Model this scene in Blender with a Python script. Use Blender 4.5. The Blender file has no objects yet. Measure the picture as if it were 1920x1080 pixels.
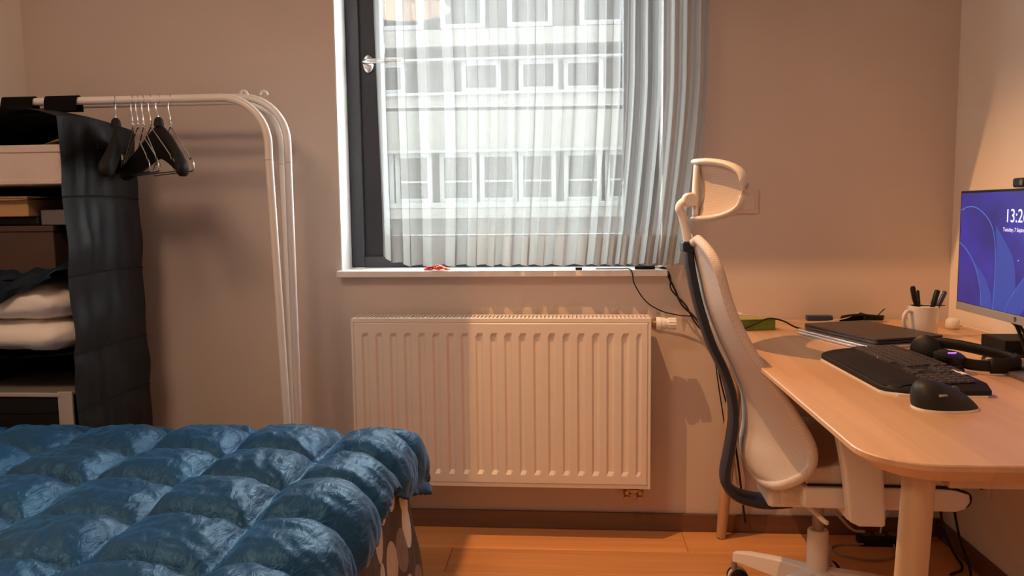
import bpy, bmesh, math, random
from mathutils import Vector, Matrix, noise
R = math.radians
PI = math.pi
random.seed(7)
scene = bpy.context.scene
COL = scene.collection

# ------------------------------------------------------------------ camera
F_PX = 1495.9
PITCH, YAW, ROLL, ZC = R(-5.57), R(4.606), R(-0.633), 1.169
fwd = Vector((-math.sin(YAW) * math.cos(PITCH), math.cos(YAW) * math.cos(PITCH), math.sin(PITCH)))
rgt = Vector((math.cos(YAW), math.sin(YAW), 0))
up = rgt.cross(fwd)
c_, s_ = math.cos(ROLL), math.sin(ROLL)
r2 = rgt * c_ + up * s_
u2 = up * c_ - rgt * s_
cam_d = bpy.data.cameras.new('camera')
cam_d.sensor_fit = 'HORIZONTAL'
cam_d.sensor_width = 36
cam_d.lens = 36 * F_PX / 1920
cam_d.clip_start = 0.02
cam = bpy.data.objects.new('camera', cam_d)
COL.objects.link(cam)
cam.matrix_world = Matrix(((r2.x, u2.x, -fwd.x, 0), (r2.y, u2.y, -fwd.y, 0), (r2.z, u2.z, -fwd.z, ZC), (0, 0, 0, 1)))
scene.camera = cam

# ------------------------------------------------------------------ colour management, world
vs = scene.view_settings
vs.view_transform = 'Standard'
vs.look = 'None'
vs.gamma = 1
vs.exposure = 0.0
vs.use_curve_mapping = False
world = bpy.data.worlds.new('overcast_sky')
scene.world = world
world.use_nodes = True
bg = world.node_tree.nodes['Background']
bg.inputs[0].default_value = (0.87, 0.945, 1.0, 1)
bg.inputs[1].default_value = 21.0
scene.cycles.max_bounces = 10
scene.cycles.diffuse_bounces = 6
scene.cycles.transparent_max_bounces = 24
scene.cycles.sample_clamp_indirect = 8
scene.cycles.use_denoising = True

WY = 2.85                      # back wall
XL, XR = -2.02, 1.285          # side walls
YF = -1.3                      # wall behind the camera
ZT = 2.62                      # ceiling
WX0, WX1, WZ0, WZ1 = -0.855, 0.307, 0.935, 2.30   # window opening

def light(name, kind, loc, energy, color, target=None, **kw):
    d = bpy.data.lights.new(name, kind)
    d.energy = energy
    d.color = color
    for k, v in kw.items():
        setattr(d, k, v)
    o = bpy.data.objects.new(name, d)
    COL.objects.link(o)
    o.location = loc
    if target is not None:
        o.rotation_euler = (Vector(target) - Vector(loc)).to_track_quat('-Z', 'Y').to_euler()
    return o
WARM = (1.0, 0.50, 0.215)
# portal: lets the sky be sampled through the window opening (adds no light of its own)
portal = light('window_portal', 'AREA', ((WX0 + WX1) / 2, WY + 0.42, (WZ0 + WZ1) / 2), 1, (1, 1, 1),
               target=((WX0 + WX1) / 2, 0, (WZ0 + WZ1) / 2), shape='RECTANGLE', size=1.25, size_y=1.45)
portal.data.cycles.is_portal = True
# ceiling downlight, then an added fill lamp (their housings are built further down)
LAMP = (-0.335, 2.20, 2.50)
light('downlight_bulb', 'SPOT', LAMP, 118, WARM, target=(LAMP[0] + 0.25, LAMP[1] - 0.1, 0), spot_size=R(114), spot_blend=0.4, shadow_soft_size=0.003)
light('warm_fill_light', 'AREA', (-1.15, 0.7, 2.50), 23, (1.0, 0.655, 0.43), target=(-1.15, 0.7, 0), shape='DISK', size=0.66)  # unseen lamp added to brighten the left side of the room

# ------------------------------------------------------------------ materials
MATS = {}
def nd(nt, t, x=0, y=0, **kw):
    n = nt.nodes.new(t)
    n.location = (x, y)
    for k, v in kw.items():
        setattr(n, k, v)
    return n

def mat(name, col, rough=0.5, spec=0.5, metal=0.0, var=0.08, vscale=6.0, bump=0.0, bscale=60.0, sheen=0.0, sheen_tint=None,
        stretch=(1, 1, 1), emit=None, estr=0.0, coat=0.0, sub=None):
    if name in MATS:
        return MATS[name]
    m = bpy.data.materials.new(name)
    m.use_nodes = True
    nt = m.node_tree
    b = nt.nodes['Principled BSDF']
    b.inputs['Roughness'].default_value = rough
    b.inputs['Metallic'].default_value = metal
    b.inputs['Specular IOR Level'].default_value = spec
    b.inputs['Coat Weight'].default_value = coat
    if sheen:
        b.inputs['Sheen Weight'].default_value = sheen
        b.inputs['Sheen Roughness'].default_value = 0.35
        if sheen_tint:
            b.inputs['Sheen Tint'].default_value = (*sheen_tint, 1)
    tc = nd(nt, 'ShaderNodeTexCoord', -900)
    mp = nd(nt, 'ShaderNodeMapping', -720)
    mp.inputs['Scale'].default_value = stretch
    nt.links.new(tc.outputs['Object'], mp.inputs[0])
    no = nd(nt, 'ShaderNodeTexNoise', -540)
    no.inputs['Scale'].default_value = vscale
    no.inputs['Detail'].default_value = 4
    nt.links.new(mp.outputs[0], no.inputs['Vector'])
    ra = nd(nt, 'ShaderNodeValToRGB', -340)
    lo = [max(0, c * (1 - var)) for c in col]
    hi = [min(1, c * (1 + var)) for c in col]
    ra.color_ramp.elements[0].color = (*lo, 1)
    ra.color_ramp.elements[1].color = (*hi, 1)
    ra.color_ramp.elements[0].position = 0.3
    ra.color_ramp.elements[1].position = 0.7
    nt.links.new(no.outputs[0], ra.inputs[0])
    nt.links.new(ra.outputs[0], b.inputs['Base Color'])
    if bump:
        n2 = nd(nt, 'ShaderNodeTexNoise', -540, -300)
        n2.inputs['Scale'].default_value = bscale
        n2.inputs['Detail'].default_value = 5
        nt.links.new(mp.outputs[0], n2.inputs['Vector'])
        bp = nd(nt, 'ShaderNodeBump', -200, -300)
        bp.inputs['Strength'].default_value = bump
        bp.inputs['Distance'].default_value = 0.01
        nt.links.new(n2.outputs[0], bp.inputs['Height'])
        nt.links.new(bp.outputs[0], b.inputs['Normal'])
    if emit:
        b.inputs['Emission Color'].default_value = (*emit, 1)
        b.inputs['Emission Strength'].default_value = estr
    MATS[name] = m
    return m

def wood_mat(name, c0, c1, axis, rough=0.4, stave=None, info=False, gscale=1.0, tone=0.25, bump=0.06):
    """grain runs along axis (0 x, 1 y, 2 z); stave = width of glued strips across the other horizontal axis"""
    m = bpy.data.materials.new(name)
    m.use_nodes = True
    nt = m.node_tree
    L = nt.links.new
    b = nt.nodes['Principled BSDF']
    b.inputs['Roughness'].default_value = rough
    tc = nd(nt, 'ShaderNodeTexCoord', -1400)
    mp = nd(nt, 'ShaderNodeMapping', -1200)
    sc = [26 * gscale] * 3
    sc[axis] = 1.1 * gscale
    mp.inputs['Scale'].default_value = sc
    L(tc.outputs['Object'], mp.inputs[0])
    vec = mp.outputs[0]
    rnd = None
    if info:
        oi = nd(nt, 'ShaderNodeObjectInfo', -1400, -300)
        rnd = oi.outputs['Random']
        cb = nd(nt, 'ShaderNodeCombineXYZ', -1200, -300)
        mu = nd(nt, 'ShaderNodeMath', -1300, -400, operation='MULTIPLY')
        mu.inputs[1].default_value = 91.0
        L(rnd, mu.inputs[0])
        for i in range(3):
            L(mu.outputs[0], cb.inputs[i])
        ad = nd(nt, 'ShaderNodeVectorMath', -1000, -100, operation='ADD')
        L(vec, ad.inputs[0]); L(cb.outputs[0], ad.inputs[1])
        vec = ad.outputs[0]
    if stave:
        sx = nd(nt, 'ShaderNodeSeparateXYZ', -1200, -500)
        L(tc.outputs['Object'], sx.inputs[0])
        dv = nd(nt, 'ShaderNodeMath', -1050, -500, operation='DIVIDE')
        dv.inputs[1].default_value = stave
        L(sx.outputs[0 if axis == 1 else 1], dv.inputs[0])
        fl = nd(nt, 'ShaderNodeMath', -900, -500, operation='FLOOR')
        L(dv.outputs[0], fl.inputs[0])
        wn = nd(nt, 'ShaderNodeTexWhiteNoise', -750, -500, noise_dimensions='1D')
        L(fl.outputs[0], wn.inputs['W'])
        rnd = wn.outputs['Value']
    no = nd(nt, 'ShaderNodeTexNoise', -700)
    no.inputs['Scale'].default_value = 1.0
    no.inputs['Detail'].default_value = 6
    no.inputs['Roughness'].default_value = 0.6
    no.inputs['Distortion'].default_value = 0.6
    L(vec, no.inputs['Vector'])
    ra = nd(nt, 'ShaderNodeValToRGB', -500)
    ra.color_ramp.elements[0].color = (*c0, 1)
    ra.color_ramp.elements[1].color = (*c1, 1)
    ra.color_ramp.elements[0].position = 0.32
    ra.color_ramp.elements[1].position = 0.68
    L(no.outputs[0], ra.inputs[0])
    out = ra.outputs[0]
    if rnd is not None:
        mr = nd(nt, 'ShaderNodeMapRange', -500, -400)
        mr.inputs['To Min'].default_value = 1 - tone
        mr.inputs['To Max'].default_value = 1 + tone * 0.6
        L(rnd, mr.inputs[0])
        mx = nd(nt, 'ShaderNodeVectorMath', -250, -100, operation='SCALE')
        L(out, mx.inputs[0]); L(mr.outputs[0], mx.inputs['Scale'])
        out = mx.outputs[0]
    L(out, b.inputs['Base Color'])
    bp = nd(nt, 'ShaderNodeBump', -250, -400)
    bp.inputs['Strength'].default_value = bump
    bp.inputs['Distance'].default_value = 0.004
    L(no.outputs[0], bp.inputs['Height'])
    L(bp.outputs[0], b.inputs['Normal'])
    return m

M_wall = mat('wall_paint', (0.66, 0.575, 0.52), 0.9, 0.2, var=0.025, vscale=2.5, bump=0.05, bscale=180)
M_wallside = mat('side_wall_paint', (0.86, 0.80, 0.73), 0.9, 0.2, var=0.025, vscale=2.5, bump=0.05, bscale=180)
M_ceil = mat('ceiling_paint', (0.78, 0.74, 0.70), 0.9, 0.2, var=0.02)
M_jamb = mat('reveal_paint', (0.76, 0.73, 0.71), 0.7, 0.3, var=0.02)
M_sill = mat('sill_stone', (0.80, 0.77, 0.74), 0.35, 0.5, var=0.03, vscale=30)
M_anth = mat('anthracite_frame', (0.050, 0.055, 0.068), 0.45, 0.5, var=0.05)
M_anth2 = mat('anthracite_sash', (0.026, 0.028, 0.035), 0.5, 0.4, var=0.05)
M_base = wood_mat('baseboard_wood', (0.13, 0.065, 0.04), (0.19, 0.095, 0.058), 0, 0.55, gscale=0.8)
M_plank = wood_mat('oak_plank', (0.60, 0.285, 0.11), (0.80, 0.40, 0.16), 0, 0.36, info=True, gscale=0.9, tone=0.16)
M_birch = wood_mat('birch_top', (0.62, 0.375, 0.205), (0.71, 0.445, 0.25), 1, 0.36, stave=0.076, gscale=1.2, tone=0.2, bump=0.03)
M_birchleg = wood_mat('birch_leg', (0.50, 0.32, 0.18), (0.60, 0.40, 0.24), 2, 0.42, gscale=1.0, bump=0.03)
M_rad = mat('radiator_enamel', (0.80, 0.74, 0.68), 0.32, 0.5, var=0.01)
M_raddark = mat('radiator_inside', (0.22, 0.20, 0.18), 0.8, 0.2)
M_whitepl = mat('white_plastic', (0.80, 0.77, 0.73), 0.35, 0.5, var=0.02)
M_cream = mat('cream_chair_plastic', (0.72, 0.66, 0.59), 0.45, 0.5, var=0.02)
M_chrome = mat('chrome_wire', (0.72, 0.70, 0.68), 0.22, 0.5, metal=1.0, var=0.03)
M_brass = mat('pipe_metal', (0.42, 0.30, 0.19), 0.35, 0.5, metal=1.0, var=0.1)
M_rack = mat('white_steel', (0.80, 0.76, 0.72), 0.3, 0.5, var=0.02)
M_black = mat('black_plastic', (0.008, 0.0075, 0.0075), 0.42, 0.3, var=0.1)
M_blackg = mat('black_soft', (0.011, 0.010, 0.010), 0.6, 0.22, var=0.1)
M_cable = mat('black_cable', (0.010, 0.009, 0.009), 0.5, 0.4)
M_wcable = mat('white_cable', (0.72, 0.66, 0.58), 0.5, 0.4)
M_gcable = mat('grey_cable', (0.32, 0.27, 0.23), 0.5, 0.4)
M_navy = mat('navy_plastic', (0.010, 0.018, 0.036), 0.42, 0.5, var=0.06)
M_org = mat('black_nonwoven', (0.026, 0.027, 0.032), 0.5, 0.5, var=0.25, vscale=18, stretch=(1, 1, 0.08), bump=0.35, bscale=14)
M_orgin = mat('black_lining', (0.012, 0.011, 0.011), 0.8, 0.2)
M_silver = mat('silver_aluminium', (0.86, 0.85, 0.83), 0.28, 0.5, metal=1.0, var=0.02)
M_silverp = mat('silver_bezel', (0.42, 0.41, 0.41), 0.4, 0.5, metal=0.4, var=0.02)
M_lap = mat('dark_grey_lid', (0.050, 0.038, 0.033), 0.38, 0.5, metal=0.3, var=0.05)
M_mug = mat('white_glaze', (0.80, 0.76, 0.71), 0.18, 0.5, var=0.01)
M_card = mat('cardboard', (0.42, 0.25, 0.12), 0.85, 0.2, var=0.06)
M_boxcloth = mat('beige_box_cloth', (0.60, 0.50, 0.46), 0.9, 0.2, var=0.06, vscale=9, bump=0.15, bscale=300)
M_kraft = mat('tan_paper', (0.50, 0.36, 0.21), 0.8, 0.2)
M_brown = mat('brown_board', (0.07, 0.04, 0.03), 0.7, 0.3)
M_pillow = mat('white_cotton', (0.80, 0.74, 0.67), 0.85, 0.2, var=0.03, bump=0.3, bscale=16, sheen=0.2)
M_denim = mat('navy_cloth', (0.010, 0.022, 0.042), 0.7, 0.4, var=0.2, vscale=10, bump=0.3, bscale=20, sheen=0.3, sheen_tint=(0.3, 0.6, 1))
M_green = mat('green_card', (0.16, 0.24, 0.035), 0.6, 0.4, var=0.15, vscale=30)
M_orange = mat('orange_net', (0.95, 0.13, 0.04), 0.45, 0.5, var=0.2, vscale=60)
M_blue = mat('blue_plastic', (0.03, 0.05, 0.13), 0.4, 0.5)
M_led = mat('purple_led', (0.3, 0.1, 0.8), 0.4, emit=(0.42, 0.12, 1.0), estr=3.0)
M_sticker = mat('pale_label', (0.85, 0.78, 0.74), 0.5)
M_key = mat('charcoal_key', (0.045, 0.038, 0.036), 0.45, 0.5, var=0.05)
M_kbody = mat('charcoal_body', (0.014, 0.013, 0.013), 0.55, 0.25, var=0.1)
M_mouse = mat('graphite_rubber', (0.016, 0.015, 0.015), 0.5, 0.3, var=0.1)
M_base_grey = mat('grey_stand_plate', (0.11, 0.10, 0.095), 0.35, 0.5)
M_bedframe = mat('dark_bed_base', (0.05, 0.04, 0.035), 0.8, 0.2)
M_mattress = mat('mattress_ticking', (0.7, 0.66, 0.62), 0.9, 0.2)

def woven_mat(name, col, scale, strength, rough=0.85, trans=0.0):
    m = bpy.data.materials.new(name)
    m.use_nodes = True
    nt = m.node_tree
    L = nt.links.new
    b = nt.nodes['Principled BSDF']
    b.inputs['Roughness'].default_value = rough
    b.inputs['Specular IOR Level'].default_value = 0.25
    tc = nd(nt, 'ShaderNodeTexCoord', -1000)
    mp = nd(nt, 'ShaderNodeMapping', -800)
    mp.inputs['Scale'].default_value = (scale,) * 3
    mp.inputs['Rotation'].default_value = (0, 0, R(45))
    L(tc.outputs['UV'], mp.inputs[0])
    ch = nd(nt, 'ShaderNodeTexChecker', -600)
    ch.inputs['Scale'].default_value = 1.0
    ch.inputs[1].default_value = (*[c * 1.06 for c in col], 1)
    ch.inputs[2].default_value = (*[c * 0.84 for c in col], 1)
    L(mp.outputs[0], ch.inputs[0])
    L(ch.outputs[0], b.inputs['Base Color'])
    bp = nd(nt, 'ShaderNodeBump', -300, -200)
    bp.inputs['Strength'].default_value = strength
    bp.inputs['Distance'].default_value = 0.002
    L(ch.outputs[1], bp.inputs['Height'])
    L(bp.outputs[0], b.inputs['Normal'])
    if trans:
        out = nt.nodes['Material Output']
        tr = nd(nt, 'ShaderNodeBsdfTranslucent', 0, -300)
        tr.inputs[0].default_value = (*col, 1)
        mx = nd(nt, 'ShaderNodeMixShader', 200)
        mx.inputs[0].default_value = trans
        L(b.outputs[0], mx.inputs[1]); L(tr.outputs[0], mx.inputs[2]); L(mx.outputs[0], out.inputs[0])
    return m
M_mesh = woven_mat('woven_chair_mesh', (0.78, 0.68, 0.59), 300, 0.35, trans=0.2)
M_seat = woven_mat('woven_seat_cloth', (0.66, 0.58, 0.50), 320, 0.3)

def curtain_mat(name, transp, tint):
    m = bpy.data.materials.new(name)
    m.use_nodes = True
    nt = m.node_tree
    L = nt.links.new
    nt.nodes.remove(nt.nodes['Principled BSDF'])
    out = nt.nodes['Material Output']
    d = nd(nt, 'ShaderNodeBsdfDiffuse', -300, 200)
    t = nd(nt, 'ShaderNodeBsdfTranslucent', -300, 0)
    d.inputs[0].default_value = (*tint, 1)
    t.inputs[0].default_value = (*tint, 1)
    m1 = nd(nt, 'ShaderNodeMixShader', -100, 100)
    m1.inputs[0].default_value = 0.55
    L(d.outputs[0], m1.inputs[1]); L(t.outputs[0], m1.inputs[2])
    tr = nd(nt, 'ShaderNodeBsdfTransparent', -100, -100)
    m2 = nd(nt, 'ShaderNodeMixShader', 100, 0)
    tc = nd(nt, 'ShaderNodeTexCoord', -900)
    no = nd(nt, 'ShaderNodeTexNoise', -600, -300)
    no.inputs['Scale'].default_value = 260
    mp = nd(nt, 'ShaderNodeMapping', -750, -300)
    mp.inputs['Scale'].default_value = (1, 1, 0.06)
    L(tc.outputs['Object'], mp.inputs[0]); L(mp.outputs[0], no.inputs['Vector'])
    mr = nd(nt, 'ShaderNodeMapRange', -300, -300)
    mr.inputs['To Min'].default_value = transp - 0.07
    mr.inputs['To Max'].default_value = transp + 0.07
    L(no.outputs[0], mr.inputs[0])
    L(mr.outputs[0], m2.inputs[0])
    L(m1.outputs[0], m2.inputs[1]); L(tr.outputs[0], m2.inputs[2]); L(m2.outputs[0], out.inputs[0])
    return m
M_curtain = curtain_mat('sheer_voile', 0.50, (0.42, 0.40, 0.38))
M_hem = curtain_mat('sheer_voile_hem', 0.48, (0.46, 0.435, 0.405))

def glass_mat():
    m = bpy.data.materials.new('window_glass')
    m.use_nodes = True
    nt = m.node_tree
    L = nt.links.new
    nt.nodes.remove(nt.nodes['Principled BSDF'])
    out = nt.nodes['Material Output']
    t = nd(nt, 'ShaderNodeBsdfTransparent', -200, 100)
    t.inputs[0].default_value = (0.95, 0.965, 0.95, 1)
    g = nd(nt, 'ShaderNodeBsdfGlossy', -200, -100)
    g.inputs['Roughness'].default_value = 0.02
    mx = nd(nt, 'ShaderNodeMixShader', 0)
    mx.inputs[0].default_value = 0.045; L(t.outputs[0], mx.inputs[1]); L(g.outputs[0], mx.inputs[2]); L(mx.outputs[0], out.inputs[0])
    return m
M_glass = glass_mat()

def comforter_mat():
    m = bpy.data.materials.new('blue_taffeta')
    m.use_nodes = True
    nt = m.node_tree
    L = nt.links.new
    b = nt.nodes['Principled BSDF']
    b.inputs['Roughness'].default_value = 0.44
    b.inputs['Specular IOR Level'].default_value = 0.6
    b.inputs['Specular Tint'].default_value = (0.30, 0.66, 1.0, 1)
    b.inputs['Sheen Weight'].default_value = 0.55
    b.inputs['Sheen Roughness'].default_value = 0.3
    b.inputs['Sheen Tint'].default_value = (0.16, 0.55, 1.0, 1)
    tc = nd(nt, 'ShaderNodeTexCoord', -1100)
    n1 = nd(nt, 'ShaderNodeTexNoise', -700, 100)
    n1.inputs['Scale'].default_value = 5
    L(tc.outputs['Object'], n1.inputs['Vector'])
    ra = nd(nt, 'ShaderNodeValToRGB', -450, 100)
    ra.color_ramp.elements[0].color = (0.009, 0.031, 0.064, 1)
    ra.color_ramp.elements[1].color = (0.012, 0.080, 0.205, 1)
    L(n1.outputs[0], ra.inputs[0])
    L(ra.outputs[0], b.inputs['Base Color'])
    mp = nd(nt, 'ShaderNodeMapping', -900, -250)
    mp.inputs['Scale'].default_value = (1.0, 0.45, 1.0)
    mp.inputs['Rotation'].default_value = (0, 0, R(35))
    L(tc.outputs['Object'], mp.inputs[0])
    n2 = nd(nt, 'ShaderNodeTexNoise', -700, -250)
    n2.inputs['Scale'].default_value = 38
    n2.inputs['Detail'].default_value = 6
    n2.inputs['Distortion'].default_value = 1.6
    L(mp.outputs[0], n2.inputs['Vector'])
    n3 = nd(nt, 'ShaderNodeTexNoise', -700, -450)
    n3.inputs['Scale'].default_value = 130
    n3.inputs['Detail'].default_value = 3
    L(mp.outputs[0], n3.inputs['Vector'])
    ad = nd(nt, 'ShaderNodeMath', -500, -300, operation='MULTIPLY_ADD')
    ad.inputs[1].default_value = 0.25
    L(n3.outputs[0], ad.inputs[0]); L(n2.outputs[0], ad.inputs[2])
    bp = nd(nt, 'ShaderNodeBump', -250, -250)
    bp.inputs['Strength'].default_value = 0.38
    bp.inputs['Distance'].default_value = 0.012
    L(ad.outputs[0], bp.inputs['Height'])
    L(bp.outputs[0], b.inputs['Normal'])
    return m
M_comf = comforter_mat()

def dots_mat():
    m = bpy.data.materials.new('spotted_cotton')
    m.use_nodes = True
    nt = m.node_tree
    L = nt.links.new
    b = nt.nodes['Principled BSDF']
    b.inputs['Roughness'].default_value = 0.75
    tc = nd(nt, 'ShaderNodeTexCoord', -1200)
    vo = nd(nt, 'ShaderNodeTexVoronoi', -900, 0, voronoi_dimensions='2D')
    vo.inputs['Scale'].default_value = 10.5
    vo.inputs['Randomness'].default_value = 0.55
    L(tc.outputs['UV'], vo.inputs['Vector'])
    lt = nd(nt, 'ShaderNodeMath', -600, 100, operation='LESS_THAN')
    lt.inputs[1].default_value = 0.43
    L(vo.outputs['Distance'], lt.inputs[0])
    sp = nd(nt, 'ShaderNodeSeparateColor', -700, -150)
    L(vo.outputs['Color'], sp.inputs[0])
    ra = nd(nt, 'ShaderNodeValToRGB', -500, -150)
    ra.color_ramp.interpolation = 'CONSTANT'
    e = ra.color_ramp.elements
    e[0].color = (0.62, 0.52, 0.45, 1)
    e[1].color = (0.20, 0.15, 0.135, 1)
    e[1].position = 0.42
    x = e.new(0.72); x.color = (0.45, 0.37, 0.32, 1)
    L(sp.outputs[0], ra.inputs[0])
    mx = nd(nt, 'ShaderNodeMix', -200, 0, data_type='RGBA')
    mx.inputs[6].default_value = (0.060, 0.042, 0.040, 1)
    L(lt.outputs[0], mx.inputs[0]); L(ra.outputs[0], mx.inputs[7])
    L(mx.outputs[2], b.inputs['Base Color'])
    n2 = nd(nt, 'ShaderNodeTexNoise', -700, -450)
    n2.inputs['Scale'].default_value = 18
    L(tc.outputs['Object'], n2.inputs['Vector'])
    bp = nd(nt, 'ShaderNodeBump', -250, -350)
    bp.inputs['Strength'].default_value = 0.4
    bp.inputs['Distance'].default_value = 0.02
    L(n2.outputs[0], bp.inputs['Height']); L(bp.outputs[0], b.inputs['Normal'])
    return m
M_dots = dots_mat()

def screen_mat():
    m = bpy.data.materials.new('lit_screen')
    m.use_nodes = True
    nt = m.node_tree
    L = nt.links.new
    b = nt.nodes['Principled BSDF']
    b.inputs['Base Color'].default_value = (0.01, 0.01, 0.02, 1)
    b.inputs['Roughness'].default_value = 0.35
    tc = nd(nt, 'ShaderNodeTexCoord', -1100)
    sx = nd(nt, 'ShaderNodeSeparateXYZ', -900)
    L(tc.outputs['UV'], sx.inputs[0])
    n1 = nd(nt, 'ShaderNodeTexNoise', -900, -300)
    n1.inputs['Scale'].default_value = 2.2
    L(tc.outputs['UV'], n1.inputs['Vector'])
    ra = nd(nt, 'ShaderNodeValToRGB', -500)
    ra.color_ramp.elements[0].color = (0.020, 0.018, 0.17, 1)
    ra.color_ramp.elements[1].color = (0.035, 0.030, 0.33, 1)
    ra.color_ramp.elements[0].position = 0.35
    ra.color_ramp.elements[1].position = 0.65
    L(n1.outputs[0], ra.inputs[0])
    L(ra.outputs[0], b.inputs['Emission Color'])
    b.inputs['Emission Strength'].default_value = 1.0
    return m
M_screen = screen_mat()
M_ribbon = mat('screen_ribbon', (0.02, 0.03, 0.1), 0.4, emit=(0.022, 0.050, 0.30), estr=1.0)
M_ribbonl = mat('screen_line', (0.02, 0.03, 0.1), 0.4, emit=(0.075, 0.20, 0.52), estr=1.0)
M_text = mat('screen_text', (0.5, 0.5, 0.5), 0.5, emit=(0.85, 0.83, 0.95), estr=1.0)

# ------------------------------------------------------------------ mesh helpers
def tag(o, label=None, cat=None, group=None, kind=None):
    if label: o['label'] = label
    if cat: o['category'] = cat
    if group: o['group'] = group
    if kind: o['kind'] = kind
    return o

def thing(name, label, cat, loc=(0, 0, 0), rz=0.0, group=None):
    o = bpy.data.objects.new(name, None)
    o.empty_display_size = 0.05
    COL.objects.link(o)
    o.location = loc
    o.rotation_euler = (0, 0, rz)
    return tag(o, label, cat, group)

def link_mesh(name, bm, m, parent=None, smooth=False, origin=None, bevel=0, bseg=2, autos=None):
    """bm is in world coordinates when the parent is not rotated; vertices are shifted to be local to parent/origin"""
    if parent is not None:
        off = Vector((0, 0, 0))
        p = parent
        while p is not None:
            off += p.location
            p = p.parent
        if origin is None:
            origin = off
        loc = Vector(origin) - off
    else:
        origin = Vector(origin) if origin is not None else Vector((0, 0, 0))
        loc = origin
    bmesh.ops.translate(bm, verts=bm.verts, vec=-Vector(origin))
    me = bpy.data.meshes.new(name)
    bm.to_mesh(me)
    bm.free()
    me.materials.append(m)
    if smooth:
        for p in me.polygons:
            p.use_smooth = True
        if autos:
            try:
                me.set_sharp_from_angle(angle=R(autos))
            except Exception:
                pass
    o = bpy.data.objects.new(name, me)
    COL.objects.link(o)
    o.location = loc
    if parent is not None:
        o.parent = parent
    if bevel:
        md = o.modifiers.new('bevel', 'BEVEL')
        md.width = bevel
        md.segments = bseg
        md.limit_method = 'ANGLE'
        md.angle_limit = R(40)
    return o

def local_mesh(name, bm, m, parent, smooth=False, bevel=0, bseg=2, autos=None):
    """vertices are already local to parent"""
    me = bpy.data.meshes.new(name)
    bm.to_mesh(me)
    bm.free()
    me.materials.append(m)
    if smooth:
        for p in me.polygons:
            p.use_smooth = True
        if autos:
            me.set_sharp_from_angle(angle=R(autos))
    o = bpy.data.objects.new(name, me)
    COL.objects.link(o)
    o.parent = parent
    if bevel:
        md = o.modifiers.new('bevel', 'BEVEL')
        md.width = bevel
        md.segments = bseg
        md.limit_method = 'ANGLE'
        md.angle_limit = R(40)
    return o

def bx(bm, x0, x1, y0, y1, z0, z1):
    v = [bm.verts.new(p) for p in ((x0, y0, z0), (x1, y0, z0), (x1, y1, z0), (x0, y1, z0), (x0, y0, z1), (x1, y0, z1), (x1, y1, z1), (x0, y1, z1))]
    for f in ((0, 3, 2, 1), (4, 5, 6, 7), (0, 1, 5, 4), (1, 2, 6, 5), (2, 3, 7, 6), (3, 0, 4, 7)):
        bm.faces.new([v[i] for i in f])
    return bm

def box(x0, x1, y0, y1, z0, z1):
    return bx(bmesh.new(), x0, x1, y0, y1, z0, z1)

def catmull(pts, n=8, closed=False):
    pts = [Vector(p) for p in pts]
    out = []
    N = len(pts)
    rng = range(N if closed else N - 1)
    for i in rng:
        if closed:
            p0, p1, p2, p3 = pts[(i - 1) % N], pts[i], pts[(i + 1) % N], pts[(i + 2) % N]
        else:
            p1, p2 = pts[i], pts[i + 1]
            p0 = pts[i - 1] if i > 0 else p1 * 2 - p2
            p3 = pts[i + 2] if i + 2 < N else p2 * 2 - p1
        for k in range(n):
            t = k / n
            out.append(0.5 * ((2 * p1) + (p2 - p0) * t + (2 * p0 - 5 * p1 + 4 * p2 - p3) * t * t + (3 * p1 - p0 - 3 * p2 + p3) * t ** 3))
    if not closed:
        out.append(pts[-1])
    return out

def tube(bm, pts, r, seg=10, closed=False, flat=None):
    """sweep a circle (or an ellipse when flat=(a, b, normal)) along pts; r float or list"""
    pts = [Vector(p) for p in pts]
    n = len(pts)
    rings = []
    prev = None
    for i, p in enumerate(pts):
        if closed:
            t = (pts[(i + 1) % n] - pts[(i - 1) % n]).normalized()
        else:
            t = (pts[min(i + 1, n - 1)] - pts[max(i - 1, 0)])
            t = t.normalized() if t.length > 1e-9 else Vector((0, 0, 1))
        if flat is not None:
            a = Vector(flat[2]) - t * t.dot(Vector(flat[2]))
            a.normalize()
        elif prev is None:
            ref = Vector((0, 0, 1)) if abs(t.z) < 0.9 else Vector((1, 0, 0))
            a = ref - t * ref.dot(t)
            a.normalize()
        else:
            a = prev - t * prev.dot(t)
            a.normalize()
        prev = a
        b = t.cross(a)
        rr = r[i] if isinstance(r, (list, tuple)) else r
        ra, rb = (rr, rr) if flat is None else (flat[0] * rr, flat[1] * rr)
        rings.append([bm.verts.new(p + a * (ra * math.cos(2 * PI * k / seg)) + b * (rb * math.sin(2 * PI * k / seg))) for k in range(seg)])
    m = n if closed else n - 1
    for i in range(m):
        r0, r1 = rings[i], rings[(i + 1) % n]
        for k in range(seg):
            bm.faces.new((r0[k], r0[(k + 1) % seg], r1[(k + 1) % seg], r1[k]))
    if not closed:
        bm.faces.new(list(reversed(rings[0])))
        bm.faces.new(rings[-1])
    return bm

def T(pts, r, seg=10, closed=False, flat=None, n=0):
    if n:
        pts = catmull(pts, n, closed)
    return tube(bmesh.new(), pts, r, seg, closed, flat)

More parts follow.
